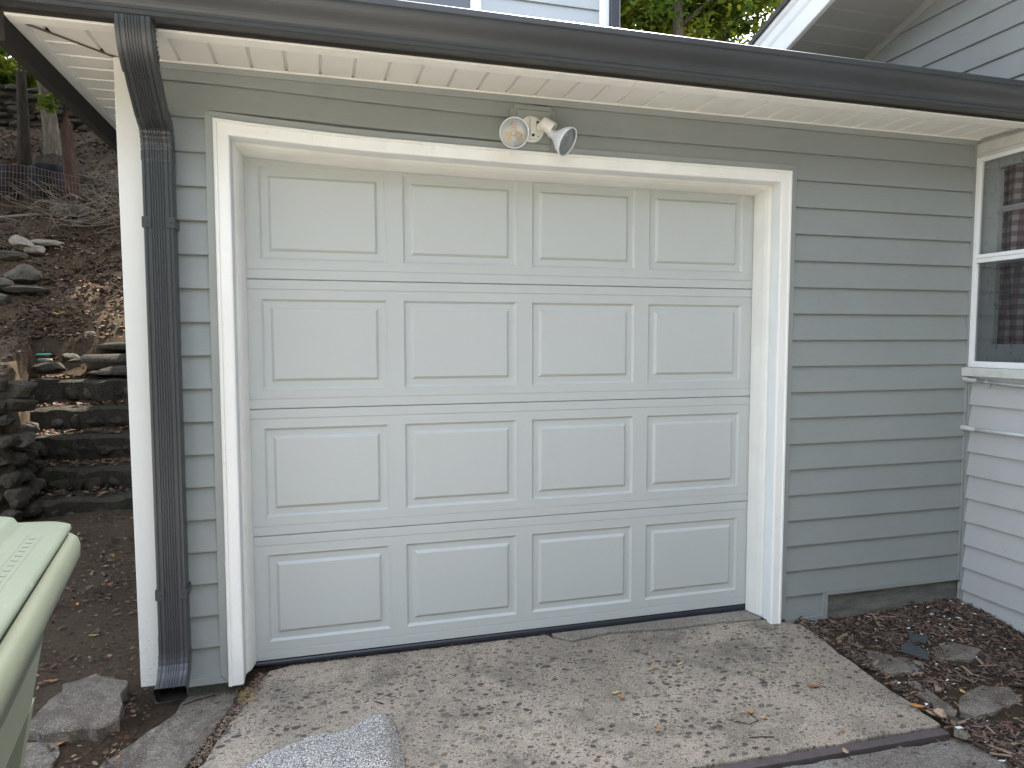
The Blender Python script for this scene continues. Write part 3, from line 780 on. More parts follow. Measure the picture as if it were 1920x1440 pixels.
# ------------------------------------------------------------------ house wing on the right
H = thing('house_wing', (XR, -1.5, 0), 'grey sided gabled house wing with old window right of the garage', 'house')
def wfn(a, o, z): return (XR-o, a, z)
def rake_z(y): return 3.085+.31*(.811-y)       # soffit line on the gable wall
WY0, WY1, WZ0, WZ1 = -1.02, -.012, 1.160, 2.348
m = MB(); mg = MB(); EW = .1245
zlines = [.010+EW*k for k in range(-2, 60)]
def ya(z): return max(-6.0, -6.0)
for zc in zlines:
    zt = zc+EW
    if zc > 4.9: break
    y_hi = lambda z, zc=zc: min(8.0 if z > 2.55 else -.004, (3.085-z)/.31+.811)
    lim = y_hi(zt-.001)
    ridge = -3.2
    ylo = lambda z: max(-6.0, 2*ridge-((3.085-z)/.31+.811)) if z > 3.4 else -6.0
    if zt < WZ0 or zc > WZ1: spans = [(zc, zt, ylo, y_hi)]
    else:
        spans = [(zc, zt, ylo, lambda z: WY0-.04)]
        if zc < WZ0: spans.append((zc, WZ0, lambda z: WY0-.04, lambda z: -.004))
        if zt > WZ1: spans.append((WZ1, zt, lambda z: WY0-.04, lambda z: -.004))
    for a, b, l_, h_ in spans:
        if h_(b) <= l_(b)+.02: continue
        course(m if zc < 2.36 else mg, wfn, zc, zt, a, b, l_, h_, lip=(a == zc))
m.build('siding', M_SIDW, H); mg.build('gable_siding', M_SIDG, H)
m = MB()
m.box(XR+.002, XR+.12, -6, WY0-.04, -.5, 2.40); m.box(XR+.002, XR+.12, WY0-.04, .2, -.5, WZ0); m.box(XR+.002, XR+.12, WY0-.04, .2, WZ1, 2.40)
m.rings([[(XR+.002, -6, 2.405), (XR+.002, 2.95, 2.405), (XR+.002, -3.2, 4.30), (XR+.002, -6, 3.45)], [(XR+.12, -6, 2.405), (XR+.12, 2.95, 2.405), (XR+.12, -3.2, 4.30), (XR+.12, -6, 3.45)]][::1])
m.build('wall', M_SIDW, H)
m = MB(); m.box(XR-.020, XR-.001, -.028, -.020, -.15, 1.13); m.build('corner_trim', M_TRIMG, H)
# rake: soffit with ribs, frieze, fascia, roof
sd = Vector((0, -1, .31)).normalized()   # upward along rake
def rp(x, s, dz=0): return Vector((x, .811, 3.085))+sd*s+Vector((0, 0, dz)) if False else (x, .811+sd.y*s, 3.085+sd.z*s+dz)
XO = 2.955
S0, S1 = -3.2, 4.3
m = MB(); prof = []; k = S0
while k < S1:
    prof += [(k, 0), (k+.110, 0), (k+.116, .008), (k+.119, .008), (k+.124, -.001)]; k += .127
m.rings([[rp(XO+.02, s, dz) for s, dz in prof], [rp(XR, s, dz) for s, dz in prof]], False, (False, False))
m.build('rake_soffit', simple('wing_soffit', (.34, .34, .325), (.30, .30, .285), 4, .5, .0003, 60), H, recalc=False)
m = MB()
m.rings([[rp(XR-.016, s, -.001), rp(XR-.001, s, -.001), rp(XR-.001, s, -.048), rp(XR-.016, s, -.048)] for s in (S0, S1)])
m.build('rake_frieze', simple('frieze_grey', (.33, .33, .32), None, 5, .5), H)
m = MB()
FP = [(XO+.030, -.002), (XO, -.006), (XO-.004, .0), (XO-.004, .105), (XO-.014, .122), (XO-.016, .135), (XO-.016, .178), (XO-.030, .190), (XO-.032, .215), (XO, .215)]
m.rings([[rp(x, s, dz) for x, dz in FP] for s in (S0, S1)])
m.build('rake_fascia', M_WHITE, H)
m = MB()
m.rings([[rp(x, s, dz) for x, dz in ((XO-.050, .217), (XO-.050, .247), (XR+3, .247), (XR+3, .217))] for s in (S0, S1)])
m.rings([[(x, -6.44-y, z) for x, y, z in [rp(x, s, dz) for x, dz in ((XO-.050, .217), (XO-.050, .247), (XR+3, .247), (XR+3, .217))]] for s in (S0, S1-.02)])
m.build('roof', M_SHING, H)
# window: sub-parts under part 'window'
m = MB()
m.box(XR-.022, XR+.004, WY0-.04, -.004, 2.296, 2.350)           # head casing board
m.box(XR-.024, XR+.004, WY0-.04, -.004, 2.276, 2.2945)
win = m.build('window', M_SILL, H, bevel=.002)
m = MB()
fx0, fx1 = XR-.028, XR-.004
m.box(fx0, fx1, -.043, -.022, 1.205, 2.275); m.box(fx0+.004, fx1, -.020, -.008, 1.205, 2.275); m.box(fx0, fx1, WY0, WY0+.025, 1.205, 2.275)
m.box(fx0, fx1, WY0+.025, -.043, 2.2555, 2.275); m.box(fx0, fx1, WY0+.025, -.043, 1.205, 1.236)
m.build('storm_frame', M_WHITE, win, bevel=.0015)
m = MB(); m.box(fx0-.003, fx1-.004, WY0+.026, -.044, 1.742, 1.763); m.box(fx0-.001, fx1-.006, WY0+.026, -.044, 1.765, 1.784); m.build('meeting_rail', M_WHITE, win, bevel=.0015)
m = MB(); m.box(XR-.052, XR+.06, WY0-.05, -.004, 1.158, 1.2035); m.build('sill', M_SILL, win, bevel=.003)
m = MB(); m.poly([(XR-.014, WY0+.02, 1.785), (XR-.014, -.04, 1.785), (XR-.014, -.04, 2.26), (XR-.014, WY0+.02, 2.26)]); m.build('storm_pane', M_GLASS, win)
m = MB(); m.poly([(XR-.012, WY0+.02, 1.23), (XR-.012, -.04, 1.23), (XR-.012, -.04, 1.745), (XR-.012, WY0+.02, 1.745)]); m.build('screen_pane', M_SCREEN, win)
sx0, sx1 = XR+.020, XR+.052
m = MB()
m.box(sx0, sx1, -.112, -.010, 1.21, 2.345); m.box(sx0, sx1, WY0-.03, WY0+.06, 1.21, 2.345)
m.box(sx0, sx1, WY0+.06, -.112, 2.215, 2.345); m.box(sx0, sx1, WY0+.06, -.112, 1.21, 1.325); m.box(sx0+.006, sx1, WY0+.06, -.112, 1.735, 1.785)
m.build('sash', M_OLDW, win, bevel=.002)
m = MB(); m.rings([[(sx0+.004, y, z), (sx0+.018, y, z+.014), (sx0+.026, y, z), (sx0+.018, y, z-.014)] for y, z in ((-.112, 2.006), (WY0+.06, 2.006))]); m.build('muntin', M_OLDW, win)
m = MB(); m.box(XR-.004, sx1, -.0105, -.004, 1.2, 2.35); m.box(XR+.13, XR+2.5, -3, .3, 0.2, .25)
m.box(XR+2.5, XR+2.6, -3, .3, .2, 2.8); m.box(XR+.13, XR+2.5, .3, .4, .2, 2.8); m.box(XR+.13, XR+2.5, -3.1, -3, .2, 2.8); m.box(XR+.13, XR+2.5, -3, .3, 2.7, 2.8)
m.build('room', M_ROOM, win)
# curtain hangs inside: own thing
m = MB(); R = []
nn = 90
for zi in range(26):
    z = lerp(1.30, 2.30, zi/25); row = []
    pin = sstep(1.25, 1.75, z)*.02
    for i in range(nn+1):
        t = i/nn; y = lerp(-.060-.030*(1-sstep(1.3, 1.8, z)), -.95, t)+sin(t*55)*.004
        row.append((XR+.092+.016*sin(t*52+.6*sin(z*3))+.008*sin(t*23+z*5), y, z))
    R.append(row)
m.rings(R, False, (False, False))
cu = m.build('curtain', M_GING, None, True, recalc=False); tag(cu, 'red and white gingham curtain hanging inside the old window', 'curtain')
md = cu.modifiers.new('s', 'SOLIDIFY'); md.thickness = .001

# conduits on the wing wall
def conduit(z0, z1, mat, label, clip):
    t = thing('conduit_pipe', (XR-.03, -.5, z0), label, 'pipe', 'conduits on the wing wall')
    m = MB(); m.tube([(XR-.026, y, lerp(z0, z1, -y/1.2)) for y in (-.06, -.3, -.7, -1.4)], .0085, 14)
    m.build('tube', mat, t, True)
    m = MB(); m.tube([(XR-.036, -.012, z0+.006), (XR-.030, -.020, z0+.004), (XR-.026, -.035, z0+.001), (XR-.026, -.075, z0)], [.0125, .0135, .0125, .0105], 14)
    m.lathe((XR-.040, -.010, z0+.006), (-1, 0, .3), [(0, .012), (.008, .011), (.010, .004)], 12); m.build('fitting', M_OLDW, t, True)
    if clip:
        m = MB(); m.tube([(XR-.026, -.125, z0-.004), (XR-.026, -.139, z0-.004)], .0112, 16); m.box(XR-.018, XR-.012, -.138, -.126, z0-.036, z0-.004)
        m.lathe((XR-.018, -.132, z0-.028), (-1, 0, 0), [(0, .005), (.003, .003)], 10); m.build('clip', M_PIPE, t, bevel=.001)
conduit(1.137, 1.088, M_PIPE, 'grey painted conduit with a clip running right under the window sill', True)
conduit(.881, .893, M_PIPEW, 'pale conduit with chipped end fitting, lower of the two wall pipes', False)

# ------------------------------------------------------------------ upper storey behind
U = thing('main_house', (0, 2.5, 0), 'pale sided upper storey behind the garage roof with white corner and window', 'house')
def ufn(a, o, z): return (a, 2.5-o, z)
m = MB(); m2 = MB()
for k in range(-12, 26):
    zc = 3.985+.128*k
    course(m, ufn, zc, zc+.128, zc, zc+.128, 1.475, 2.452, D=.017)
    course(m2, ufn, zc, zc+.128, zc, zc+.128, -.3, .2, D=.017)
m.build('siding', M_SIDM, U); m2.build('siding', M_SIDM, U)
m = MB(); m.box(-.3, 2.60, 2.512, 2.6, 2.5, 7.2); m.box(-.3, 2.60, 5, 5.1, 2.5, 7.2); m.box(2.50, 2.60, 2.6, 5, 2.5, 7.2); m.box(-.3, -.2, 2.6, 5, 2.5, 7.2); m.build('wall', M_SIDM, U)
m = MB(); m.box(2.452, 2.536, 2.478, 2.5115, 2.5, 7.2); m.build('corner_board', M_WHITE, U, bevel=.002)
m = MB(); m.box(1.392, 1.474, 2.472, 2.511, 3.0, 4.9); m.box(.2, .28, 2.472, 2.511, 3.0, 4.9); m.box(.28, 1.392, 2.472, 2.511, 4.8, 4.9); m.box(.28, 1.392, 2.472, 2.511, 3.0, 3.08)
wu = m.build('window', M_WHITE, U, bevel=.003)
m = MB(); m.box(.28, 1.392, 2.497, 2.502, 3.08, 4.8); m.build('pane', M_GLASSR, wu)
m = MB(); m.rings([[(x, y, z) for x, y in ([(2.541, 2.50), (2.541, 2.435)]+[(2.545+.008*k+dx, 2.430+dy) for k in range(8) for dx, dy in ((0, 0), (.002, .004), (.004, 0))]+[(2.612, 2.435), (2.612, 2.50)])] for z in (2.6, 7.0)]); m.build('downspout', M_GUT, U)
m = MB(); m.box(-.6, 2.9, 2.2, 5.4, 7.2, 7.3); m.build('roof', M_SHING, U)

# ------------------------------------------------------------------ edging strip
o = MB(); pts = [(-.6, -.868), (.6, -.873), (1.30, -.880), (1.57, -.889), (2.0, -.899), (2.43, -.908)]
R = []
for x, y in pts:
    z = plane(x, y)-.004; R.append([(x, y-.003, z-.03), (x, y-.003, z), (x, y-.038, z-.002), (x, y-.038, z-.03)])
o.rings(R); tag(o.build('edging_strip', M_STRIP, None, bevel=.001), 'flat brown metal strip across the driveway at the slab end', 'strip')

# ------------------------------------------------------------------ stones
def rock(m, c, rad, seed, flat=1.0, rot=0, sub=3, blocky=.55):
    import bmesh
    bm = bmesh.new(); bmesh.ops.create_icosphere(bm, subdivisions=sub, radius=1)
    cr, sr = cos(rot), sin(rot); i0 = len(m.v); rr_ = random.Random(seed*13+5)
    PL = [(Vector((rr_.gauss(0, 1), rr_.gauss(0, 1), rr_.gauss(0, 1))).normalized(), rr_.uniform(.58, .85)) for _ in range(9)]
    for v in bm.verts:
        p = v.co.copy(); mx = max(abs(p.x), abs(p.y), abs(p.z)); q = p.lerp(p/mx*.82, blocky)
        for pn, pd in PL:
            dd = q.dot(pn)
            if dd > pd: q -= pn*(dd-pd)
        q *= 1+.12*noise.noise(p*1.3+Vector((seed*7.1, seed*3.3, 0)))+.10*noise.noise(p*3.7+Vector((seed, 0, seed)))
        x, y, z = q.x*rad[0], q.y*rad[1], q.z*rad[2]
        m.v.append((c[0]+x*cr-y*sr, c[1]+x*sr+y*cr, c[2]+z))
    for f in bm.faces: m.f.append(tuple(i0+v.index for v in f.verts)); m.mi.append(0)
    bm.free()
# stair of rough stone: each step a thing
steps = [(2.75, .190), (3.07, .358), (3.39, .573), (3.71, .772), (4.03, .994)]
desc = ['lowest rough stone step behind the green bin', 'second mossy stone step up from the foot of the stair', 'third dark stone step, middle of the rough stair', 'fourth stone step with leaves caught behind it', 'fifth and broadest stone step at the head of the steep flight']
for i, (y, z) in enumerate(steps):
    t = thing('stone_step', (-1.2, y, z-.2), desc[i], 'step', 'rough stone steps beside the garage')
    m = MB()
    x = -1.93-.09*i
    R = []; n = 46
    h = .05+.012*(i % 2)
    for k in range(n+1):
        xx = lerp(x+.10, -.49, k/n); j = noise.noise(Vector((xx*4, i*3.1, 0)))*.06+noise.noise(Vector((xx*13, i*3.1, 2)))*.022; j2 = noise.noise(Vector((xx*5, i*5, 4)))*.028+noise.noise(Vector((xx*16, i*5, 4)))*.010
        R.append([(xx, y+.42, z-.2), (xx, y+.02+j, z-.2), (xx, y-.012+j, z-h*.9+j2), (xx, y-.018+j, z-.02+j2), (xx, y+.004+j, z+j2*.5), (xx, y+.12, z+.006+j2*.4), (xx, y+.42, z+.002)])
    m.rings(R); m.build('tread', M_STONE, t, True).modifiers.new('e', 'EDGE_SPLIT').split_angle = radians(50)
    xx = x+.15; q = 0
    while xx < -.6:
        wd = random.uniform(.09, .2); hh = random.uniform(.05, .08); m = MB()
        rock(m, (xx+wd/2, y+.035, z-.115), (wd*.55, .06, hh), i*9+q, rot=random.uniform(-.2, .2)); xx += wd+random.uniform(-.02, .05); q += 1
        m.build('riser_stone', random.choice([M_STONE, M_STONE, M_STONEG]), t, True)
# flat slabs above
def lone(name, c, rad, mat, label, cat='stone', rot=0, seed=1, blocky=.6, group='loose stones on the hillside', tilt=None):
    m = MB(); rock(m, (0, 0, 0), rad, seed, rot=rot, blocky=blocky)
    o = m.build(name, mat, None, True); o.location = c; o.modifiers.new('e', 'EDGE_SPLIT').split_angle = radians(38)
    if tilt: o.rotation_euler = tilt
    return tag(o, label, cat, group)
lone('stone_slab', (-1.48, 4.50, 1.285), (.42, .17, .045), M_STONE, 'uppermost flat grey slab at the top of the stair beside the post', seed=11, blocky=.9)
lone('stone_slab', (-1.52, 4.26, 1.175), (.50, .15, .045), M_STONE, 'long flat slab just below the uppermost one at the stair top', seed=12, blocky=.9)
lone('stone_slab', (-1.30, 4.16, 1.07), (.55, .16, .05), M_STONE, 'mossy ledge slab under the two long flat slabs', seed=15, blocky=.9)
lone('stone', (-1.93, 4.25, 1.19), (.085, .07, .05), M_STONEG, 'brownish squarish stone just right of the green utility cap', seed=13)
lone('stone', (-2.03, 4.02, 1.10), (.15, .10, .06), M_STONE, 'dark flat stone just below the green utility cap', seed=14)
lone('stone', (-2.07, 4.05, 1.165), (.06, .04, .02), M_STONEL, 'small pale stone lying right under the green utility cap', seed=24)
lone('stone', (-3.02, 6.36, 2.46), (.30, .12, .05), M_STONEL, 'long pale plank shaped stone tilted in the sunlit patch', rot=-.9, seed=16, blocky=.95, tilt=(.25, .25, 0))
lone('stone', (-2.83, 6.60, 2.48), (.22, .12, .05), M_STONEL, 'flat pale stone right of the tilted plank stone', rot=.1, seed=17)
lone('stone', (-2.85, 6.30, 2.36), (.13, .10, .06), M_STONEL, 'small bright stone below the flat pale one', seed=18)
lone('stone', (-2.76, 5.65, 2.03), (.20, .18, .12), M_STONEG, 'dark squarish stone below the sunlit stones', rot=.4, seed=19)
lone('stone', (-3.12, 6.05, 2.26), (.28, .16, .07), M_STONEG, 'grey stone at the left picture edge beside the plank stone', rot=.5, seed=26)
lone('stone', (-2.63, 5.35, 1.86), (.24, .10, .05), M_STONEG, 'long low grey stone under the dark squarish one', rot=.1, seed=20)
lone('stone', (-2.92, 5.38, 1.90), (.16, .20, .09), M_STONEG, 'pale grey boulder at the left edge halfway up the hill', seed=21)
lone('stone', (-2.82, 5.12, 1.72), (.16, .16, .09), M_STONEG, 'moss tinged boulder at the left edge below the pale grey one', seed=22)
lone('stone', (-1.87, 4.62, 1.40), (.055, .04, .03), M_STONEL, 'small white stone above the stair slabs', seed=23)
lone('stone', (-2.90, 7.62, 3.04), (.20, .14, .12), M_STONEG, 'mossy rock at the foot of the wire fence', seed=25)
lone('stone', (-2.62, 7.20, 2.80), (.22, .08, .06), M_STONEG, 'dark striped rock right of the mossy rock', rot=.15, seed=27)
# utility cap
m = MB(); m.lathe((-2.15, 4.25, 1.205), (0, -.05, 1), [(0, .062), (.012, .066), (.016, .060), (.016, .050), (.012, .048), (.012, .028), (.017, .026), (.017, .0)], 32)
tag(m.build('utility_cap', M_CAP, None, True), 'round green utility cap lying in the dirt', 'cap')
# rubble retaining cheek left of the stair
W = thing('rubble_wall', (-2.1, 3.2, 0), 'rough mossy rubble retaining wall on the left of the stone stair', 'wall')
m = MB(); m.rings([[(-2.9, 2.62, z), (-1.88, 2.62, z), (-2.30, 4.3, z), (-3.1, 4.3, z)] for z in (-.1, .72)])
m.build('core', M_STONE, W)
random.seed(21)
cnt = 0
for row in range(9):
    z = .02+row*.125; d = row*.012
    x = -2.95
    while x < -1.84:      # face towards the camera
        wd = random.uniform(.08, .20)
        mb = MB(); rock(mb, (x+wd/2, 2.50+d*2+random.uniform(-.03, .03), z+random.uniform(-.02, .02)), (wd*.56, .10, random.uniform(.05, .08)), cnt, rot=random.uniform(-.3, .3), sub=2 if x < -2.6 else 3)
        mb.build('rubble_stone', random.choice([M_STONE, M_STONE, M_STONE, M_STONE, M_STONEG]), W, False); cnt += 1; x += wd*.86
    y = 2.62
    while y < 4.3 and z < .55+.30*(y-2.4) + .35:      # face towards the stair
        wd = random.uniform(.10, .24)
        if cnt < 96 and z > (y-2.75)*.6-.2:
            mb = MB(); rock(mb, (-1.80+random.uniform(-.03, .03)-d-.26*(y-2.75), y+wd/2, z), (.10, wd*.56, random.uniform(.05, .08)), cnt, rot=random.uniform(-.3, .3), sub=2)
            mb.build('rubble_stone', random.choice([M_STONE, M_STONE, M_STONE, M_STONE, M_STONEG]), W, False); cnt += 1
        y += wd*.95
# far dry stone wall
W = thing('dry_stone_wall', (-5, 12.6, 5.2), 'long dark dry stone wall at the top of the wooded hill', 'wall')
m = MB(); m.box(-9, -1.5, 12.62, 13.0, 4.6, 6.08); m.build('core', M_STONE, W)
random.seed(5); mb = MB(); k = 0
for row in range(8):
    z = 5.16+row*.125; x = -7.6
    while x < -2.6:
        wd = random.uniform(.18, .55); rock(mb, (x+wd/2, 12.58+random.uniform(-.03, .03), z+random.uniform(-.02, .02)), (wd*.54, .14, random.uniform(.05, .085)), k, sub=2, blocky=.85); k += 1; x += wd*1.02
o = mb.build('wall_stones', M_STONE, W, False); o['kind'] = 'stuff'
# concrete block bottom left
m = MB()
import bmesh
top = jitter([(-.80, -.16), (-.74, .12), (-.66, .16), (-.53, .10), (-.485, -.20), (-.60, -.225), (-.72, -.225)], .018, .030, 9)
m.rings([[(x*1.0, y-.012*(k % 2), plane(x, y)-.08) for k, (x, y) in enumerate(top)], [(x+.006*noise.noise(Vector((x*60, y*60, 0))), y+.014*noise.noise(Vector((x*50, y*50, 3))), plane(x, y)+.01) for x, y in top], [(x, y, plane(x, y)+.045) for x, y in top], [(lerp(x, -.63, .03), lerp(y, -.03, .03), plane(x, y)+.052) for x, y in top]])
tag(m.build('concrete_block', concrete_mat('dirty_block', (.24, .20, .155), (.13, .105, .08), .2, 1.0, 34, .95)), 'broken concrete block half sunk in dirt near the bin', 'block')
m = MB(); R = jitter([(-.86, -.45), (-.80, -.20), (-.685, -.195), (-.645, -.293), (-.66, -.45)], .03, .008, 4)
m.prism(R, lambda x, y: plane(x, y)-.06, lambda x, y: plane(x, y)+.012)
tag(m.build('paving_piece', M_CONC2), 'flat broken paving piece at the bottom left corner', 'paving')
# half buried paving pieces in the bark bed
labs = ['grey paving fragment nearest the foundation in the bark bed', 'sandy paving fragment in the middle of the bark bed', 'narrow mossy paving strip along the slab edge', 'largest paving fragment low in the bark bed']
for lb, poly in zip(labs, [[(2.552, -.378), (2.673, -.358), (2.783, -.486), (2.729, -.551), (2.56, -.536), (2.538, -.471)], [(2.898, -.39), (3.078, -.372), (3.15, -.456), (3.024, -.522), (2.874, -.484)],
                           [(2.575, -.612), (2.622, -.61), (2.603, -.818), (2.545, -.858), (2.53, -.80)], [(2.698, -.745), (2.86, -.705), (2.95, -.75), (2.93, -.83), (2.64, -.875), (2.61, -.82)]]):
    m = MB(); m.prism(jitter(poly, .03, .012, 8), lambda x, y: plane(x, y)-.05, lambda x, y: plane(x, y)-.014+.006*noise.noise(Vector((x*9, y*9, 0))))
    tag(m.build('paving_fragment', M_CONC2, bevel=.003), lb, 'paving', 'paving fragments in the bark bed')
for lb, poly, dz in (('larger dark slate shard lying in the bark bed', [(2.789, -.362), (2.847, -.35), (2.847, -.453), (2.80, -.502), (2.741, -.411)], .004), ('smaller dark slate shard behind the larger one', [(2.903, -.285), (2.952, -.348), (2.909, -.392), (2.865, -.331)], .010)):
    m = MB(); m.prism(jitter(poly, .03, .01, 3), lambda x, y: plane(x, y)+dz-.008, lambda x, y: plane(x, y)+dz+.3*(x-2.8)*.2)
    tag(m.build('slate_shard', M_SLATE, bevel=.001), lb, 'slate', 'slate shards')
lone('stone', (2.445, -.985, plane(0, -.985)+.012), (.035, .026, .018), M_STONEL, 'pale pebble beside the right end of the metal strip', group=None, seed=31, blocky=.2)
lone('seed_pod', (2.474, -.86, plane(0, -.86)+.016), (.026, .022, .015), simple('pod', (.42, .31, .22), (.3, .2, .13), 90, .8, .002, 120), 'pale seed pod by the right corner of the concrete slab', 'seed pod', group=None, seed=32, blocky=.1)

# ------------------------------------------------------------------ litter
def leaf_shape(m, c, s, rot, tilt=(0, 0), mi=0, curl=.25, asp=.5):
    pts = [(-1, 0, 0), (-.45, asp, curl*.6), (.35, asp*.9, curl*.5), (1, 0, curl*.2), (.35, -asp*.9, curl*.6), (-.45, -asp, curl*.5)]
    mat = Matrix.Rotation(rot, 3, 'Z') @ Matrix.Rotation(tilt[0], 3, 'X') @ Matrix.Rotation(tilt[1], 3, 'Y')
    P = [Vector(c)+mat @ (Vector(p)*s) for p in pts]
    mid0 = P[0]; i = len(m.v); m.v += [tuple(p) for p in P]
    m.f += [(i, i+1, i+2, i+3), (i, i+3, i+4, i+5)]; m.mi += [mi, mi]
def big_leaf(x, y, s, mat, label, rot, group='single dry leaves'):
    z = (terr(x, y) if (x < -.45 or x > 2.45 or y < -.95) else plane(x, y))+.004
    m = MB(); n = 9; L = []; R = []
    top = []
    for i in range(n):
        t = i/(n-1)*2-1; wd = .42*(1-t*t)**.7*(1+.2*sin(i*2.1)); up = .16*(1-t*t)*0+.18*t*t
        top.append([(t, -wd, up+.20*wd), (t, -wd*.5, up+.04), (t, 0, up), (t, wd*.5, up+.05), (t, wd, up+.28*wd)])
    m.rings([[tuple(Vector(p)*s) for p in r] for r in top], False, (False, False))
    m.tube([Vector((1, 0, .18))*s, Vector((1.5, .1, .12))*s], .0012, 5)
    o = m.build('fallen_leaf', mat, None, True, recalc=False); o.location = (x, y, z+.002); o.rotation_euler = (random.uniform(-.2, .2), random.uniform(-.2, .2), rot)
    md = o.modifiers.new('s', 'SOLIDIFY'); md.thickness = .0006
    tag(o, label, 'leaf', group)
O, Yw, Bn, Tn = M_ORANGE
for a in [(1.352, -.445, .028, O, 'curled orange leaf on the concrete in front of the door centre', 1.2), (1.338, -.408, .020, Yw, 'yellow leaf touching the orange one in front of the door centre', .1),
          (1.704, -.268, .017, Yw, 'small yellow leaf on the slab below the third door column', .3), (1.554, -.281, .016, Tn, 'small tan leaf left of the small yellow one on the slab', 0),
          (1.782, -.661, .022, O, 'orange leaf in the middle of the slab right half', 0), (1.812, -.70, .016, Tn, 'tan leaf just below the orange one on the slab right half', .4),
          (1.388, -.672, .014, O, 'tiny orange leaf low on the slab left of the strip', .7), (2.305, -.457, .014, Yw, 'yellow leaf near the right slab edge', 1.4), (2.144, -.566, .030, Bn, 'brown orange leaf right of the slab centre', -.3),
          (2.043, -.848, .018, O, 'orange leaf just above the metal strip', 1.0), (1.966, -.95, .026, Tn, 'pale curled leaf lying on the metal strip', 1.1), (2.440, -.785, .034, O, 'long orange leaf bridging the slab edge at the bark bed', -.6),
          (2.475, -.835, .036, Tn, 'broad tan leaf beside the long orange one at the slab edge', -.7), (2.744, -.72, .022, Yw, 'upright yellow leaf in the bark bed', 1.2), (2.351, -1.025, .026, Bn, 'curled brown leaf on the grey paving right', .1),
          (2.166, -1.057, .012, O, 'tiny orange leaf on the grey paving at the bottom edge', .5), (2.514, -.566, .020, Bn, 'brown leaf in the gap along the slab edge', .2),
          (-.673, -.235, .032, O, 'large orange leaf on the broken paving piece beside the bin', .1), (-.849, .26, .034, Bn, 'red brown leaf behind the concrete block', .4), (-.517, -.173, .016, Tn, 'tan leaf between the block and the side slab', 1.1),
          (-.546, .052, .018, O, 'orange leaf left of the downspout outlet', .1), (-.802, .649, .022, Yw, 'yellow leaf on the dark dirt beside the bin', .1), (.636, .015, .010, Bn, 'tiny brown leaf in front of the second door panel', .5)]:
    big_leaf(a[0], a[1], a[2]*.85, a[3], a[4], a[5])
random.seed(3)
# leaf litter on hill and path
m = MB()
def litter(n, xr, yr, s, dens=None, zo=.006):
    for _ in range(n):
        x, y = random.uniform(*xr), random.uniform(*yr)
        if dens and random.random() > dens(x, y): continue
        ss = random.uniform(*s)
        leaf_shape(m, (x, y, terr(x, y)+zo+random.uniform(0, .01)), ss, random.uniform(0, 6.3), (random.uniform(-.6, .6), random.uniform(-.6, .6)), random.choices([0, 1, 2, 3, 4], [36, 18, 9, 34, 4])[0], random.uniform(-.2, .5), random.uniform(.35, .6))
dn = lambda x, y: .35+.65*sstep(-.1, .25, nz(x, y, 1, 1.3))
litter(21000, (-3.6, -.5), (4.5, 7.6), (.012, .030), dn)
litter(7000, (-5.5, -2.4), (7.4, 12.4), (.02, .045), dn)
litter(2200, (-2.2, -.5), (.3, 2.7), (.008, .020), dn)
litter(1500, (-1.1, -.42), (-.6, .6), (.005, .013), dn)
litter(1500, (-3.0, -2.05), (2.6, 4.6), (.010, .026), dn)
for i, (y, z) in enumerate(steps):
    for _ in range(170):
        x = -1.82-.26*(y-2.75)+abs(random.gauss(0, .45)); yy = y+random.uniform(.05, .32)
        if x < -.5: leaf_shape(m, (x, yy, z+.012+random.uniform(0, .02)), random.uniform(.012, .028), random.uniform(0, 6.3), (random.uniform(-.5, .5), random.uniform(-.5, .5)), random.choice([0, 1, 3, 1, 2]), .3)
tag(m.build('leaf_litter', M_LITTER, None, recalc=False), 'brown and orange leaf litter covering the hillside and path', 'leaf litter', kind='stuff')
# bark mulch, chips as little wedges
random.seed(11); m = MB()
def chip(x, y, L, W_, T, mi, z=None):
    z = terr(x, y) if z is None else z
    rot = random.uniform(0, 6.3); mat = Matrix.Rotation(rot, 3, 'Z') @ Matrix.Rotation(random.gauss(0, .22), 3, 'Y') @ Matrix.Rotation(random.gauss(0, .3), 3, 'X')
    c = Vector((x, y, z+random.uniform(.0, .014)))
    q = [random.uniform(.6, 1) for _ in range(4)]
    P = [(-L, -W_*q[0], -T), (L, -W_*q[1], -T), (L*1.1, W_*q[2], -T), (-L*.9, W_*q[3], -T), (-L, -W_*q[0], T), (L, -W_*q[1], T*.6), (L*1.1, W_*q[2], T), (-L*.9, W_*q[3], T*.7)]
    i = len(m.v); m.v += [tuple(c+mat @ Vector(p)) for p in P]
    for f in ((0, 3, 2, 1), (4, 5, 6, 7), (0, 1, 5, 4), (1, 2, 6, 5), (2, 3, 7, 6), (3, 0, 4, 7)): m.f.append(tuple(i+k for k in f)); m.mi.append(mi)
def inbed(x, y):
    if x > XR-.01 or y > .005: return 0
    e = 2.47+.02*noise.noise(Vector((0, y*8, 0)))
    if x < e and y > -.93: return 0
    if x < 2.50 and y < -.93: return max(.03, .30-(2.5-x)*.45)
    d = .78+.8*nz(x, y, 5, 3.2)
    for fx, fy, r in ((2.66, -.46, .10), (3.0, -.44, .13), (2.80, -.79, .16), (2.58, -.72, .05), (3.35, -.62, .08)):
        if (x-fx)**2+((y-fy)*1.3)**2 < r*r: d *= .14
    return d+.5*math.exp(-((x-3.4)**2+(y+.1)**2)/.08)
n = 0
for _ in range(26000):
    x, y = random.uniform(2.2, XR-.02), random.uniform(-1.55, .0)
    if random.random() > inbed(x, y)*.62: continue
    b = random.random()
    if b < .86: L, W_ = random.uniform(.004, .013), random.uniform(.0015, .004)
    elif b < .98: L, W_ = random.uniform(.014, .028), random.uniform(.003, .008)
    else: L, W_ = random.uniform(.028, .048), random.uniform(.004, .010)
    chip(x, y, L, W_, random.uniform(.0007, .002), random.choices([0, 1, 2, 3], [38, 30, 17, 15])[0])
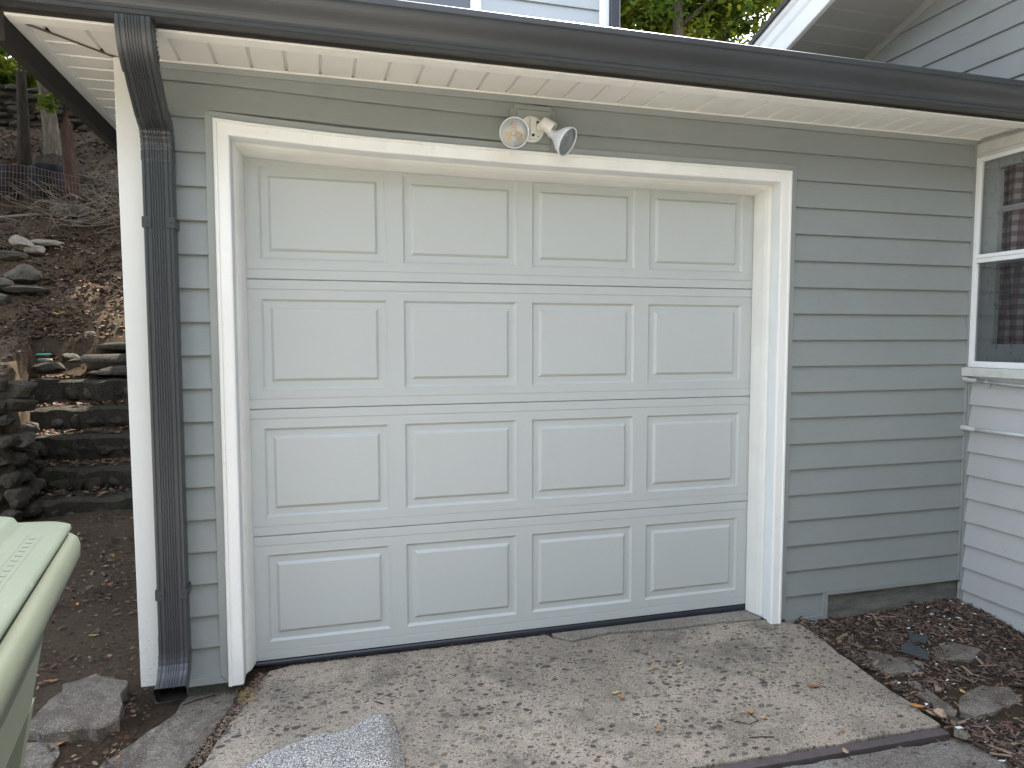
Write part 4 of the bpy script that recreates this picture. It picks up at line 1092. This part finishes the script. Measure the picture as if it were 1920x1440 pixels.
for _ in range(260):       # crumbs strewn on the slabs and in the crack
    x, y = random.uniform(-.1, 2.4), random.uniform(-.86, .1)
    chip(x, y, random.uniform(.002, .007), random.uniform(.0008, .0016), .0006, random.choice([0, 1, 2]), plane(x, y)+.001)
for _ in range(700):
    x, y = random.uniform(.9, 2.46), random.uniform(-1.5, -.96)
    if random.random() < .25+.5*(x-1.6): chip(x, y, random.uniform(.002, .012), random.uniform(.001, .003), .0008, random.choice([0, 1, 2, 3]), plane(x, y)-.011)
for _ in range(900):
    t = random.random(); x = lerp(-.02, -.20, t)+random.gauss(0, .012); y = lerp(.10, -.45, t)
    chip(x, y, random.uniform(.002, .008), random.uniform(.001, .003), .001, random.choice([0, 2, 2, 1]), plane(x, y)-.006)
for _ in range(700):
    x = random.uniform(.0, 1.3); y = .15+random.gauss(0, .012)
    chip(x, y, random.uniform(.002, .006), random.uniform(.001, .003), .001, random.choice([0, 2, 1]), plane(x, y)-.004)
tag(m.build('bark_mulch', M_MULCH, None, recalc=False), 'dark brown bark mulch filling the bed right of the slab', 'mulch', kind='stuff')
m = MB()
for _ in range(75):
    x, y = 3.25+random.gauss(0, .17), -.14+random.gauss(0, .12)
    if _ > 40: x, y = random.uniform(2.4, 3.3), random.uniform(-1.2, -.05)
    if x > XR-.03 or y > -.02 or x < 2.35: continue
    s = random.uniform(.004, .011) if random.random() < .85 else random.uniform(.014, .022)
    i = len(m.v); z = terr(x, y)+.016; a = random.uniform(0, 6)
    m.poly([(x+cos(a+k*1.57+random.uniform(-.3, .3))*s, y+sin(a+k*1.57)*s*.7, z+random.uniform(-.003, .004)) for k in range(4)])
for _ in range(60):
    x, y = random.uniform(-.4, 2.4), random.uniform(-.9, .08); s = random.uniform(.001, .0028); z = plane(x, y)+.003
    m.poly([(x-s, y, z), (x, y-s, z), (x+s, y, z), (x, y+s, z)])
tag(m.build('paint_flakes', M_PAPER, None, recalc=False), 'scattered white paint flakes on the bark and slab', 'flakes', kind='stuff')
# dry straw tuft and gravel in the slab gap
m = MB()
for _ in range(260):
    x, y = -.075+random.gauss(0, .016), -.06+random.gauss(0, .03); z = plane(x, y)-.004; a = random.uniform(0, 6.3); L = random.uniform(.005, .016)
    m.tube([(x, y, z), (x+cos(a)*L*.5, y+sin(a)*L*.5, z+random.uniform(.002, .012)), (x+cos(a)*L, y+sin(a)*L, z+random.uniform(0, .010))], .0006, 3)
tag(m.build('dry_grass_tuft', simple('straw', (.50, .36, .16), (.4, .27, .11), 60, .8), None, recalc=False), 'tuft of dry yellow straw at the foot of the left door casing', 'dry grass', kind='stuff')
# twigs
for lb, pts, r in (('forked dark twig on the slab right of centre', [(1.70, -.69, 0), (1.735, -.725, .004), (1.785, -.71, .002), (1.77, -.665, .012)], .0014), ('short straight dark twig above the metal strip', [(1.69, -.79, .001), (1.735, -.80, .003), (1.78, -.81, .001)], .0016),
                   ('thin brown stick beside the downspout on the side slab', [(-.30, -.07, .002), (-.24, -.045, .004), (-.19, -.03, .003)], .0022), ('short dark twig lying near the silver sheet', [(.41, -.225, .001), (.44, -.255, .003)], .002)):
    m = MB(); m.tube([(x, y, plane(x, y)+z+.002) for x, y, z in pts], r, 6); tag(m.build('twig', M_BARKD, None, True), lb, 'twig', 'twigs on the slab')

# ------------------------------------------------------------------ sparkling granule sheet in front
m = MB(); R = []
nu, nv = 64, 44
def edge_y(x): return pl(x, [(-.30, -.66), (-.20, -.585), (-.053, -.502), (.026, -.448), (.10, -.418), (.19, -.402), (.225, -.410), (.26, -.414), (.33, -.382), (.394, -.350), (.43, -.340), (.452, -.352), (.47, -.40), (.478, -.46)])
for i in range(nu+1):
    u = i/nu; row = []
    for j in range(nv+1):
        v = j/nv
        x = lerp(-.30, .470, u); x = x+(.018*v if u > .9 else 0)*(u-.9)*10
        ye = edge_y(x); y = lerp(ye, -1.05, v)
        hump = .030*math.exp(-((x-.20)**2/.006))*math.exp(-v*5)+.040*math.exp(-((x-.43)**2/.02))*math.exp(-v*3)
        h = .010+hump+.05*sstep(0, .5, v)*math.exp(-((x-.30)**2/.06))+.012*noise.noise(Vector((x*5, y*5, 1)))
        h *= sstep(.0, .06, v)*.9+.1
        h *= 1-sstep(.93, 1, u)*.9
        row.append((x, y, plane(x, y)+.003+h))
    R.append(row)
m.rings(R, False, (False, False))
gs = m.build('granule_sheet', M_GLIT, None, True, recalc=False); md = gs.modifiers.new('s', 'SOLIDIFY'); md.thickness = .003; md.offset = 1
tag(gs, 'sparkling silver grey sheet lying crumpled on the slab', 'sheet')

# ------------------------------------------------------------------ wheeled bin
BN = thing('wheeled_bin', (-.5, -1.7, ground(-.5, -1.7)), 'weathered green wheeled bin at the lower left, half out of the picture', 'bin')
BC = Vector((-.218, -1.40)); bu = Vector((.165, -.986)); bv = Vector((-.986, -.165))     # corner; u towards camera, v to the left
def bp(u, v, z): q = BC+bu*u+bv*v; return (q.x, q.y, z)
def rrect(u0, u1, v0, v1, r, z, n=5, zf=None):
    P = []
    for cu_, cv, a0 in ((u0+r, v0+r, pi), (u1-r, v0+r, 1.5*pi), (u1-r, v1-r, 0), (u0+r, v1-r, .5*pi)):
        for k in range(n+1):
            a = a0+k*pi/2/n; uu, vv = cu_+r*cos(a), cv+r*sin(a); P.append(bp(uu, vv, z+(zf(uu, vv) if zf else 0)))
    return P
BU, BV = .74, .60
m = MB()
zr = .998; zg = -.13
ins = lambda z: .035+(zr-.05-z)*.165
R = []
for z in (zr-.03, zr-.06, .80, .7215, .7210, .6, .4, .2, .05):
    i_ = ins(z); R.append(rrect(i_, BU-i_, i_+(.26 if z < .7212 else 0), BV-i_, .05 if z > .7212 else .03, z))
m.rings(R, True, (False, True))
body = m.build('body', M_BIN, BN, True); body.modifiers.new('e', 'EDGE_SPLIT').split_angle = radians(45)
# rim: thick rolled lip
m = MB(); R = []
for i_, z in ((.034, zr-.048), (.005, zr-.046), (.0, zr-.041), (-.001, zr-.022), (.002, zr-.008), (.009, zr-.001), (.020, zr+.001), (.036, zr-.004), (.040, zr-.03)):
    R.append(rrect(i_, BU-i_, i_, BV-i_, .048-i_*.4, z, 7))
m.rings(R, True, (False, False)); rim = m.build('rim', M_BIN, BN, True)
# recessed wheel bay on the visible side: darker cavity cut as an overhanging skirt
m = MB()
def sidept(u, z, out): i_ = ins(z); return bp(u, i_-out, z)
R = []
for z in (.7225, .6, .4, .2, .05):
    i_ = ins(z); R.append([bp(i_+.002, i_+.20, z), bp(i_+.002, i_+.022, z), bp(i_+.010, i_+.006, z), bp(i_+.024, i_-.0005, z), bp(i_+.070, i_-.0005, z), bp(i_+.074, i_+.004, z), bp(i_+.074, i_+.20, z)])
m.rings(R, True); m.build('corner_rib', M_BIN, BN, True).modifiers.new('e', 'EDGE_SPLIT').split_angle = radians(45)
m = MB(); m.rings([[sidept(u, z, o_) for z, o_ in ((zr-.056, -.01), (zr-.056, .002), (zr-.075, .003), (zr-.085, -.001), (zr-.085, -.01))] for u in (.075, BU-.08)], True)
m.build('side_bead', M_BIN, BN)
# lid: domed, raised border, slightly lifted at the corner
m = MB(); R = []
def lidz(u, v): return .020*sstep(0, .25, v)*1.0+.014*sstep(0, .2, u)
for i_, z in ((.010, zr+.004), (.006, zr+.010), (.007, zr+.016), (.014, zr+.020)):
    R.append(rrect(i_+.002, BU-i_-.02, i_+.006, BV-i_-.02, .040, z, 7, lambda u, v: lidz(u, v)*.75))
for i_, z in ((.055, zr+.024), (.062, zr+.026), (.068, zr+.038), (.078, zr+.040), (.100, zr+.040), (.110, zr+.030), (.118, zr+.027), (.25, zr+.032), (.29, zr+.032)):
    R.append(rrect(i_, BU-i_, i_*1.0+.02, BV-i_, .035, z, 7, lidz))
m.rings(R, True, (True, True))
from mathutils.bvhtree import BVHTree
LB = BVHTree.FromPolygons([Vector(p) for p in m.v], m.f)
def lz(x, y):
    h = LB.ray_cast(Vector((x, y, 2)), Vector((0, 0, -1)))[0]; return h.z if h else zr+.03
lid = m.build('lid', M_BINL, BN, True); lid.modifiers.new('e', 'EDGE_SPLIT').split_angle = radians(50)
m = MB()      # moulded strip of blind ribs along the lid edge
for a, b, c_, d_ in [(.150, .480, .040, .0425), (.150, .480, .0585, .061)]+[(.165+.026*k, .177+.026*k, .046, .055) for k in range(12)]:
    P = []
    nn_ = 12 if b-a > .1 else 1
    for q in range(nn_+1):
        u0 = lerp(a, b, q/nn_); P.append([(lambda X: (X[0], X[1], lz(X[0], X[1])+dz_))(bp(u0, v, 0)) for v, dz_ in ((c_, -.001), (c_, .0007), (d_, .0007), (d_, -.001))])
    m.rings(P)
m.build('moulded_strip', M_BINL, lid)
for uu in (.62,):
    for vv in (.05, BV-.05):
        m = MB(); c0 = Vector(bp(uu, vv, zg+.12)); m.lathe(c0-Vector((bv.x, bv.y, 0))*.025, (bv.x, bv.y, 0), [(0, .10), (.008, .12), (.042, .12), (.05, .10)], 28)
        m.build('wheel', M_SCREW, BN, True)
m = MB(); m.box(-.9, -.3, 0, 0, 0, 0) if False else m.tube([bp(BU+.05, .12, zr-.03), bp(BU+.05, BV-.12, zr-.03)], .014, 12); m.build('handle', M_BIN, BN, True)

# ------------------------------------------------------------------ wire fence, tarp, brush on the hill
F = thing('wire_fence', (-3.4, 7.8, 3.0), 'sagging rusty wire mesh fence on the hillside', 'fence')
def fpt(t, h): x = lerp(-4.6, -2.75, t); y = 7.72+.12*sin(t*5); return Vector((x, y+.06*sin(h*3+t*9), hill(y)+plane(0, 2.6)+.02+h*(1-.12*sin(t*7))+.02*noise.noise(Vector((t*14, h*6, 0)))))
m = MB()
for k in range(7):
    m.tube([fpt(i/26, k*.085) for i in range(27)], .0028, 4)
for i in range(44):
    m.tube([fpt(i/43, h*.085) for h in range(0, 7)], .0022, 4)
m.build('mesh', M_WIRE, F)
m = MB(); m.tube([(-4.55, 7.72, 2.9), (-4.55, 7.74, 3.65)], .018, 8); m.build('post', M_BARKD, F)
m = MB(); R = []
for i in range(31):
    t = i/30; x = lerp(-4.7, -2.95, t); R.append([(x, 8.0+.05*sin(t*31)+.03*sin(h*9), 2.95+.62*h+.12+.03*sin(t*17)) for h in [j/8 for j in range(9)]])
m.rings(R, False, (False, False)); o = m.build('plastic_sheet', M_TARP, None, True, recalc=False); o.modifiers.new('s', 'SOLIDIFY').thickness = .004
tag(o, 'black plastic sheeting hung behind the rusty wire fence', 'plastic sheet')
random.seed(77); m = MB()
for _ in range(420):
    x, y = random.gauss(-2.65, .40), random.uniform(7.0, 9.0); z = terr(x, y)+random.uniform(.02, .35)*random.random(); a = random.uniform(0, 6.3); L = random.uniform(.15, .55); e = random.uniform(-.2, .7)
    p = Vector((x, y, z)); d = Vector((cos(a)*cos(e), sin(a)*cos(e), sin(e)))*L; q = Vector((random.gauss(0, .05), random.gauss(0, .05), random.gauss(0, .05)))
    r = random.uniform(.003, .010); m.tube([p, p+d*.5+q, p+d], [r, r*.8, r*.35], 5)
tag(m.build('brush_pile', M_TWIG, None, True, recalc=False), 'heap of dead branches and twigs behind the fence end', 'brush', kind='stuff')
m = MB(); m.tube([(-3.7, 7.35, 2.86), (-3.2, 7.38, 2.93), (-2.75, 7.5, 2.95), (-2.5, 7.7, 3.1)], [.014, .02, .018, .008], 8)
tag(m.build('fallen_branch', M_TWIG, None, True), 'long fallen branch lying along the foot of the fence', 'branch')
m = MB(); rock(m, (-3.35, 8.8, 3.75), (.35, .3, .30), 41); m.v = m.v
tag(m.build('tree_stump', M_BARKD, None, True), 'dark rotten stump behind the black plastic sheeting', 'stump')

# ------------------------------------------------------------------ trees
def crown_mesh(name, n, rx, rz, leaf, seed, mats, clumps=60, ry=None):
    ry = ry or rx; rnd = random.Random(seed); m = MB(); cs = []
    for _ in range(clumps):
        while True:
            p = Vector((rnd.uniform(-1, 1), rnd.uniform(-1, 1), rnd.uniform(-1, 1)))
            if .25 < p.length < 1: break
        cs.append((p, rnd.uniform(.12, .26), rnd.choices([0, 1, 2], [40, 42, 18])[0]))
    for _ in range(n):
        p, r, k = rnd.choice(cs)
        q = p+Vector((rnd.gauss(0, 1), rnd.gauss(0, 1), rnd.gauss(0, .6)))*r*.6
        mi = k if rnd.random() < .7 else rnd.choice([0, 1, 2])
        leaf_shape(m, (q.x*rx, q.y*ry, q.z*rz), leaf*rnd.uniform(.6, 1.25), rnd.uniform(0, 6.3), (rnd.uniform(-1, 1), rnd.uniform(-1, 1)), mi, .2, .55)
    me = bpy.data.meshes.new(name); me.from_pydata(m.v, [], m.f)
    for a in mats: me.materials.append(a)
    me.polygons.foreach_set('material_index', m.mi); me.update(); return me
CM = [crown_mesh('crown_a', 15000, 2.6, 2.4, .085, 1, M_LEAVES, 80), crown_mesh('crown_b', 13000, 2.3, 2.7, .085, 2, M_LEAVES, 64)]
CMD = crown_mesh('crown_dense', 26000, 3.0, 1.6, .12, 5, M_LEAVES, 120)
CMS = crown_mesh('crown_small', 9000, 1.0, .8, .05, 3, M_LEAVES, 40)
def tree(base, h, r, lean, bark, label, crowns, group='trees on the hill', limbs=6, seed=0):
    rnd = random.Random(seed); t = thing('tree', base, label, 'tree', group); m = MB(); b = Vector(base)
    pts = []; n = 12
    for i in range(n+1):
        f = i/n; pts.append(b+Vector((lean[0]*f+.05*sin(f*6+seed), lean[1]*f+.05*sin(f*5+seed*2), h*f-.15*(i == 0))))
    rad = [r*(1.35 if i == 0 else 1.05 if i == 1 else 1-.6*i/n) for i in range(n+1)]
    m.tube(pts, rad, 16)
    for k in range(limbs):
        i = rnd.randint(n//2, n-1); p = pts[i]; a = rnd.uniform(0, 6.3); L = rnd.uniform(.8, 2.0)
        m.tube([p, p+Vector((cos(a)*L*.5, sin(a)*L*.5, L*.35)), p+Vector((cos(a)*L, sin(a)*L, L*.9))], [rad[i]*.5, rad[i]*.3, rad[i]*.1], 7)
    m.build('trunk', bark, t, True)
    for (dx, dy, dz, me, s, rot) in crowns:
        o = bpy.data.objects.new('crown', me); C.objects.link(o); o.parent = t; o.location = (dx, dy, dz); o.scale = (s, s, s); o.rotation_euler = (0, 0, rot)
    return t
gh = lambda x, y: ground(x, y)
tree((-4.15, 9.67, gh(-4.15, 9.67)), 7.5, .075, (.1, .1), M_BARKD, 'dark slim tree trunk nearest the left picture edge', [(0, 0, 7.4, CM[0], 1.0, 0)], seed=1)
tree((-3.63, 9.45, gh(-3.63, 9.45)), 7.0, .105, (-.35, .2), M_BARK, 'grey barked tree with ivy, middle of three trunks', [(0, 0, 7.2, CM[1], 1.0, 1), (.05, -.25, .95, CMS, .16, 0), (.35, -.1, 1.2, CMS, .20, 2)], seed=2)
tree((-2.90, 7.80, gh(-2.9, 7.8)), 6.5, .075, (-.1, .1), M_BARKR, 'reddish tree trunk rising behind the brush heap', [(0, 0, 6.8, CM[0], .8, 2)], seed=3)
for i, (x, y, s, lb) in enumerate([(-6.2, 8.5, 1.1, 'tall shade tree beyond the left picture edge'), (-4.4, 5.0, 1.2, 'broad shade tree over the left of the hill path'), (-1.8, 10.5, .95, 'leafy tree hidden mostly by the garage eave'), (-4.6, 13.6, .9, 'tree standing behind the dry stone wall')]):
    tree((x, y, gh(x, y)), 7.0, .15, (0, 0), M_BARK, lb, [(0, 0, 7.0, (CMD, CM[0], CMD, CMD)[i], s, i), (2.2, 1, 5.6, (CMD, CM[1], CMD, CMD)[i], s*.8, i+3), (.6, -2.2, 6.4, (CMD, CM[0], CMD, CM[1])[i], s*.8, i+5)], seed=10+i)
# low green shrubs above the stone wall
for i, (x, y, z, s, lb) in enumerate([(-5.9, 14.2, 7.0, 1.25, 'sunlit green shrub above the stone wall at the left edge'), (-4.7, 14.6, 7.1, 1.1, 'sunlit green shrub above the stone wall near the grey trunk'), (-3.6, 15.2, 7.3, 1.3, 'green shrub above the wall, hidden partly by the eave'), (-3.9, 7.9, 5.15, .42, 'dark leafy bough at the upper left corner')]):
    t = thing('shrub' if i < 3 else 'bough', (x, y, z-.9*s), lb, 'shrub' if i < 3 else 'branch')
    m = MB(); m.tube([(x, y, z-1.2*s), (x+.05, y, z-.3*s), (x, y+.1, z+.2*s)], [.03*s, .02*s, .01*s], 6); m.build('stem', M_BARKD, t)
    o = bpy.data.objects.new('foliage', CMS); C.objects.link(o); o.parent = t; o.location = (0, 0, .9*s); o.scale = (s, s, s); o.rotation_euler = (0, 0, i)
# trees seen over the roof
for i, (x, y, h, s, lb, cr) in enumerate([
        (9.1, 13.2, 9.2, 1.0, 'tree with a thick grey trunk behind the roof', [(-.9, .6, 6.6, CM[0], 1.0, .5), (1.2, .8, 6.4, CM[1], .95, 1.4)]),
        (6.9, 14.5, 8.5, 1.0, 'dark leafy tree beside the upper storey corner', [(.3, 0, 6.5, CM[1], 1.0, 2.2), (.6, 2, 7.5, CM[0], 1.1, 4)]),
        (11.6, 15.0, 9.0, 1.0, 'yellow green tree next to the white gable edge', [(-.4, 0, 6.2, CM[0], 1.1, 3.3), (-1.2, 1, 8.6, CM[1], 1.0, 5)])]):
    g = ground(x, y); tree((x, y, g-1.5), h, .21 if i == 0 else .13, (0, .2), M_BARK, lb, cr, 'trees behind the roof', seed=20+i)

# unseen trees added behind the camera to shade the low sky; also mirrored in panes
for i, (x, y, sc_, hh, lb) in enumerate([(-11.5, -16, 2.5, 5.6, 'unseen shading tree added at the left rear corner of the court'), (-4.5, -21, 2.4, 6.0, 'tall tree across the court left of centre, mirrored in the upper window'),
        (3, -22, 2.3, 5.4, 'unseen shading tree added straight across the court'), (10, -19, 2.5, 6.0, 'unseen shading tree added at the right rear corner of the court'), (16, -12, 2.3, 5.2, 'unseen shading tree added on the far right side of the court')]):
    g = -.4; tree((x, y, g), hh, .22, (0, 0), M_BARK, lb, [(0, 0, hh, CMD, sc_, i), (1.5, .8, hh*.55, CMD, sc_*.8, i+2), (-1.5, -.5, hh*.6, CMD, sc_*.75, i+4)], group='trees round the court', seed=60+i)
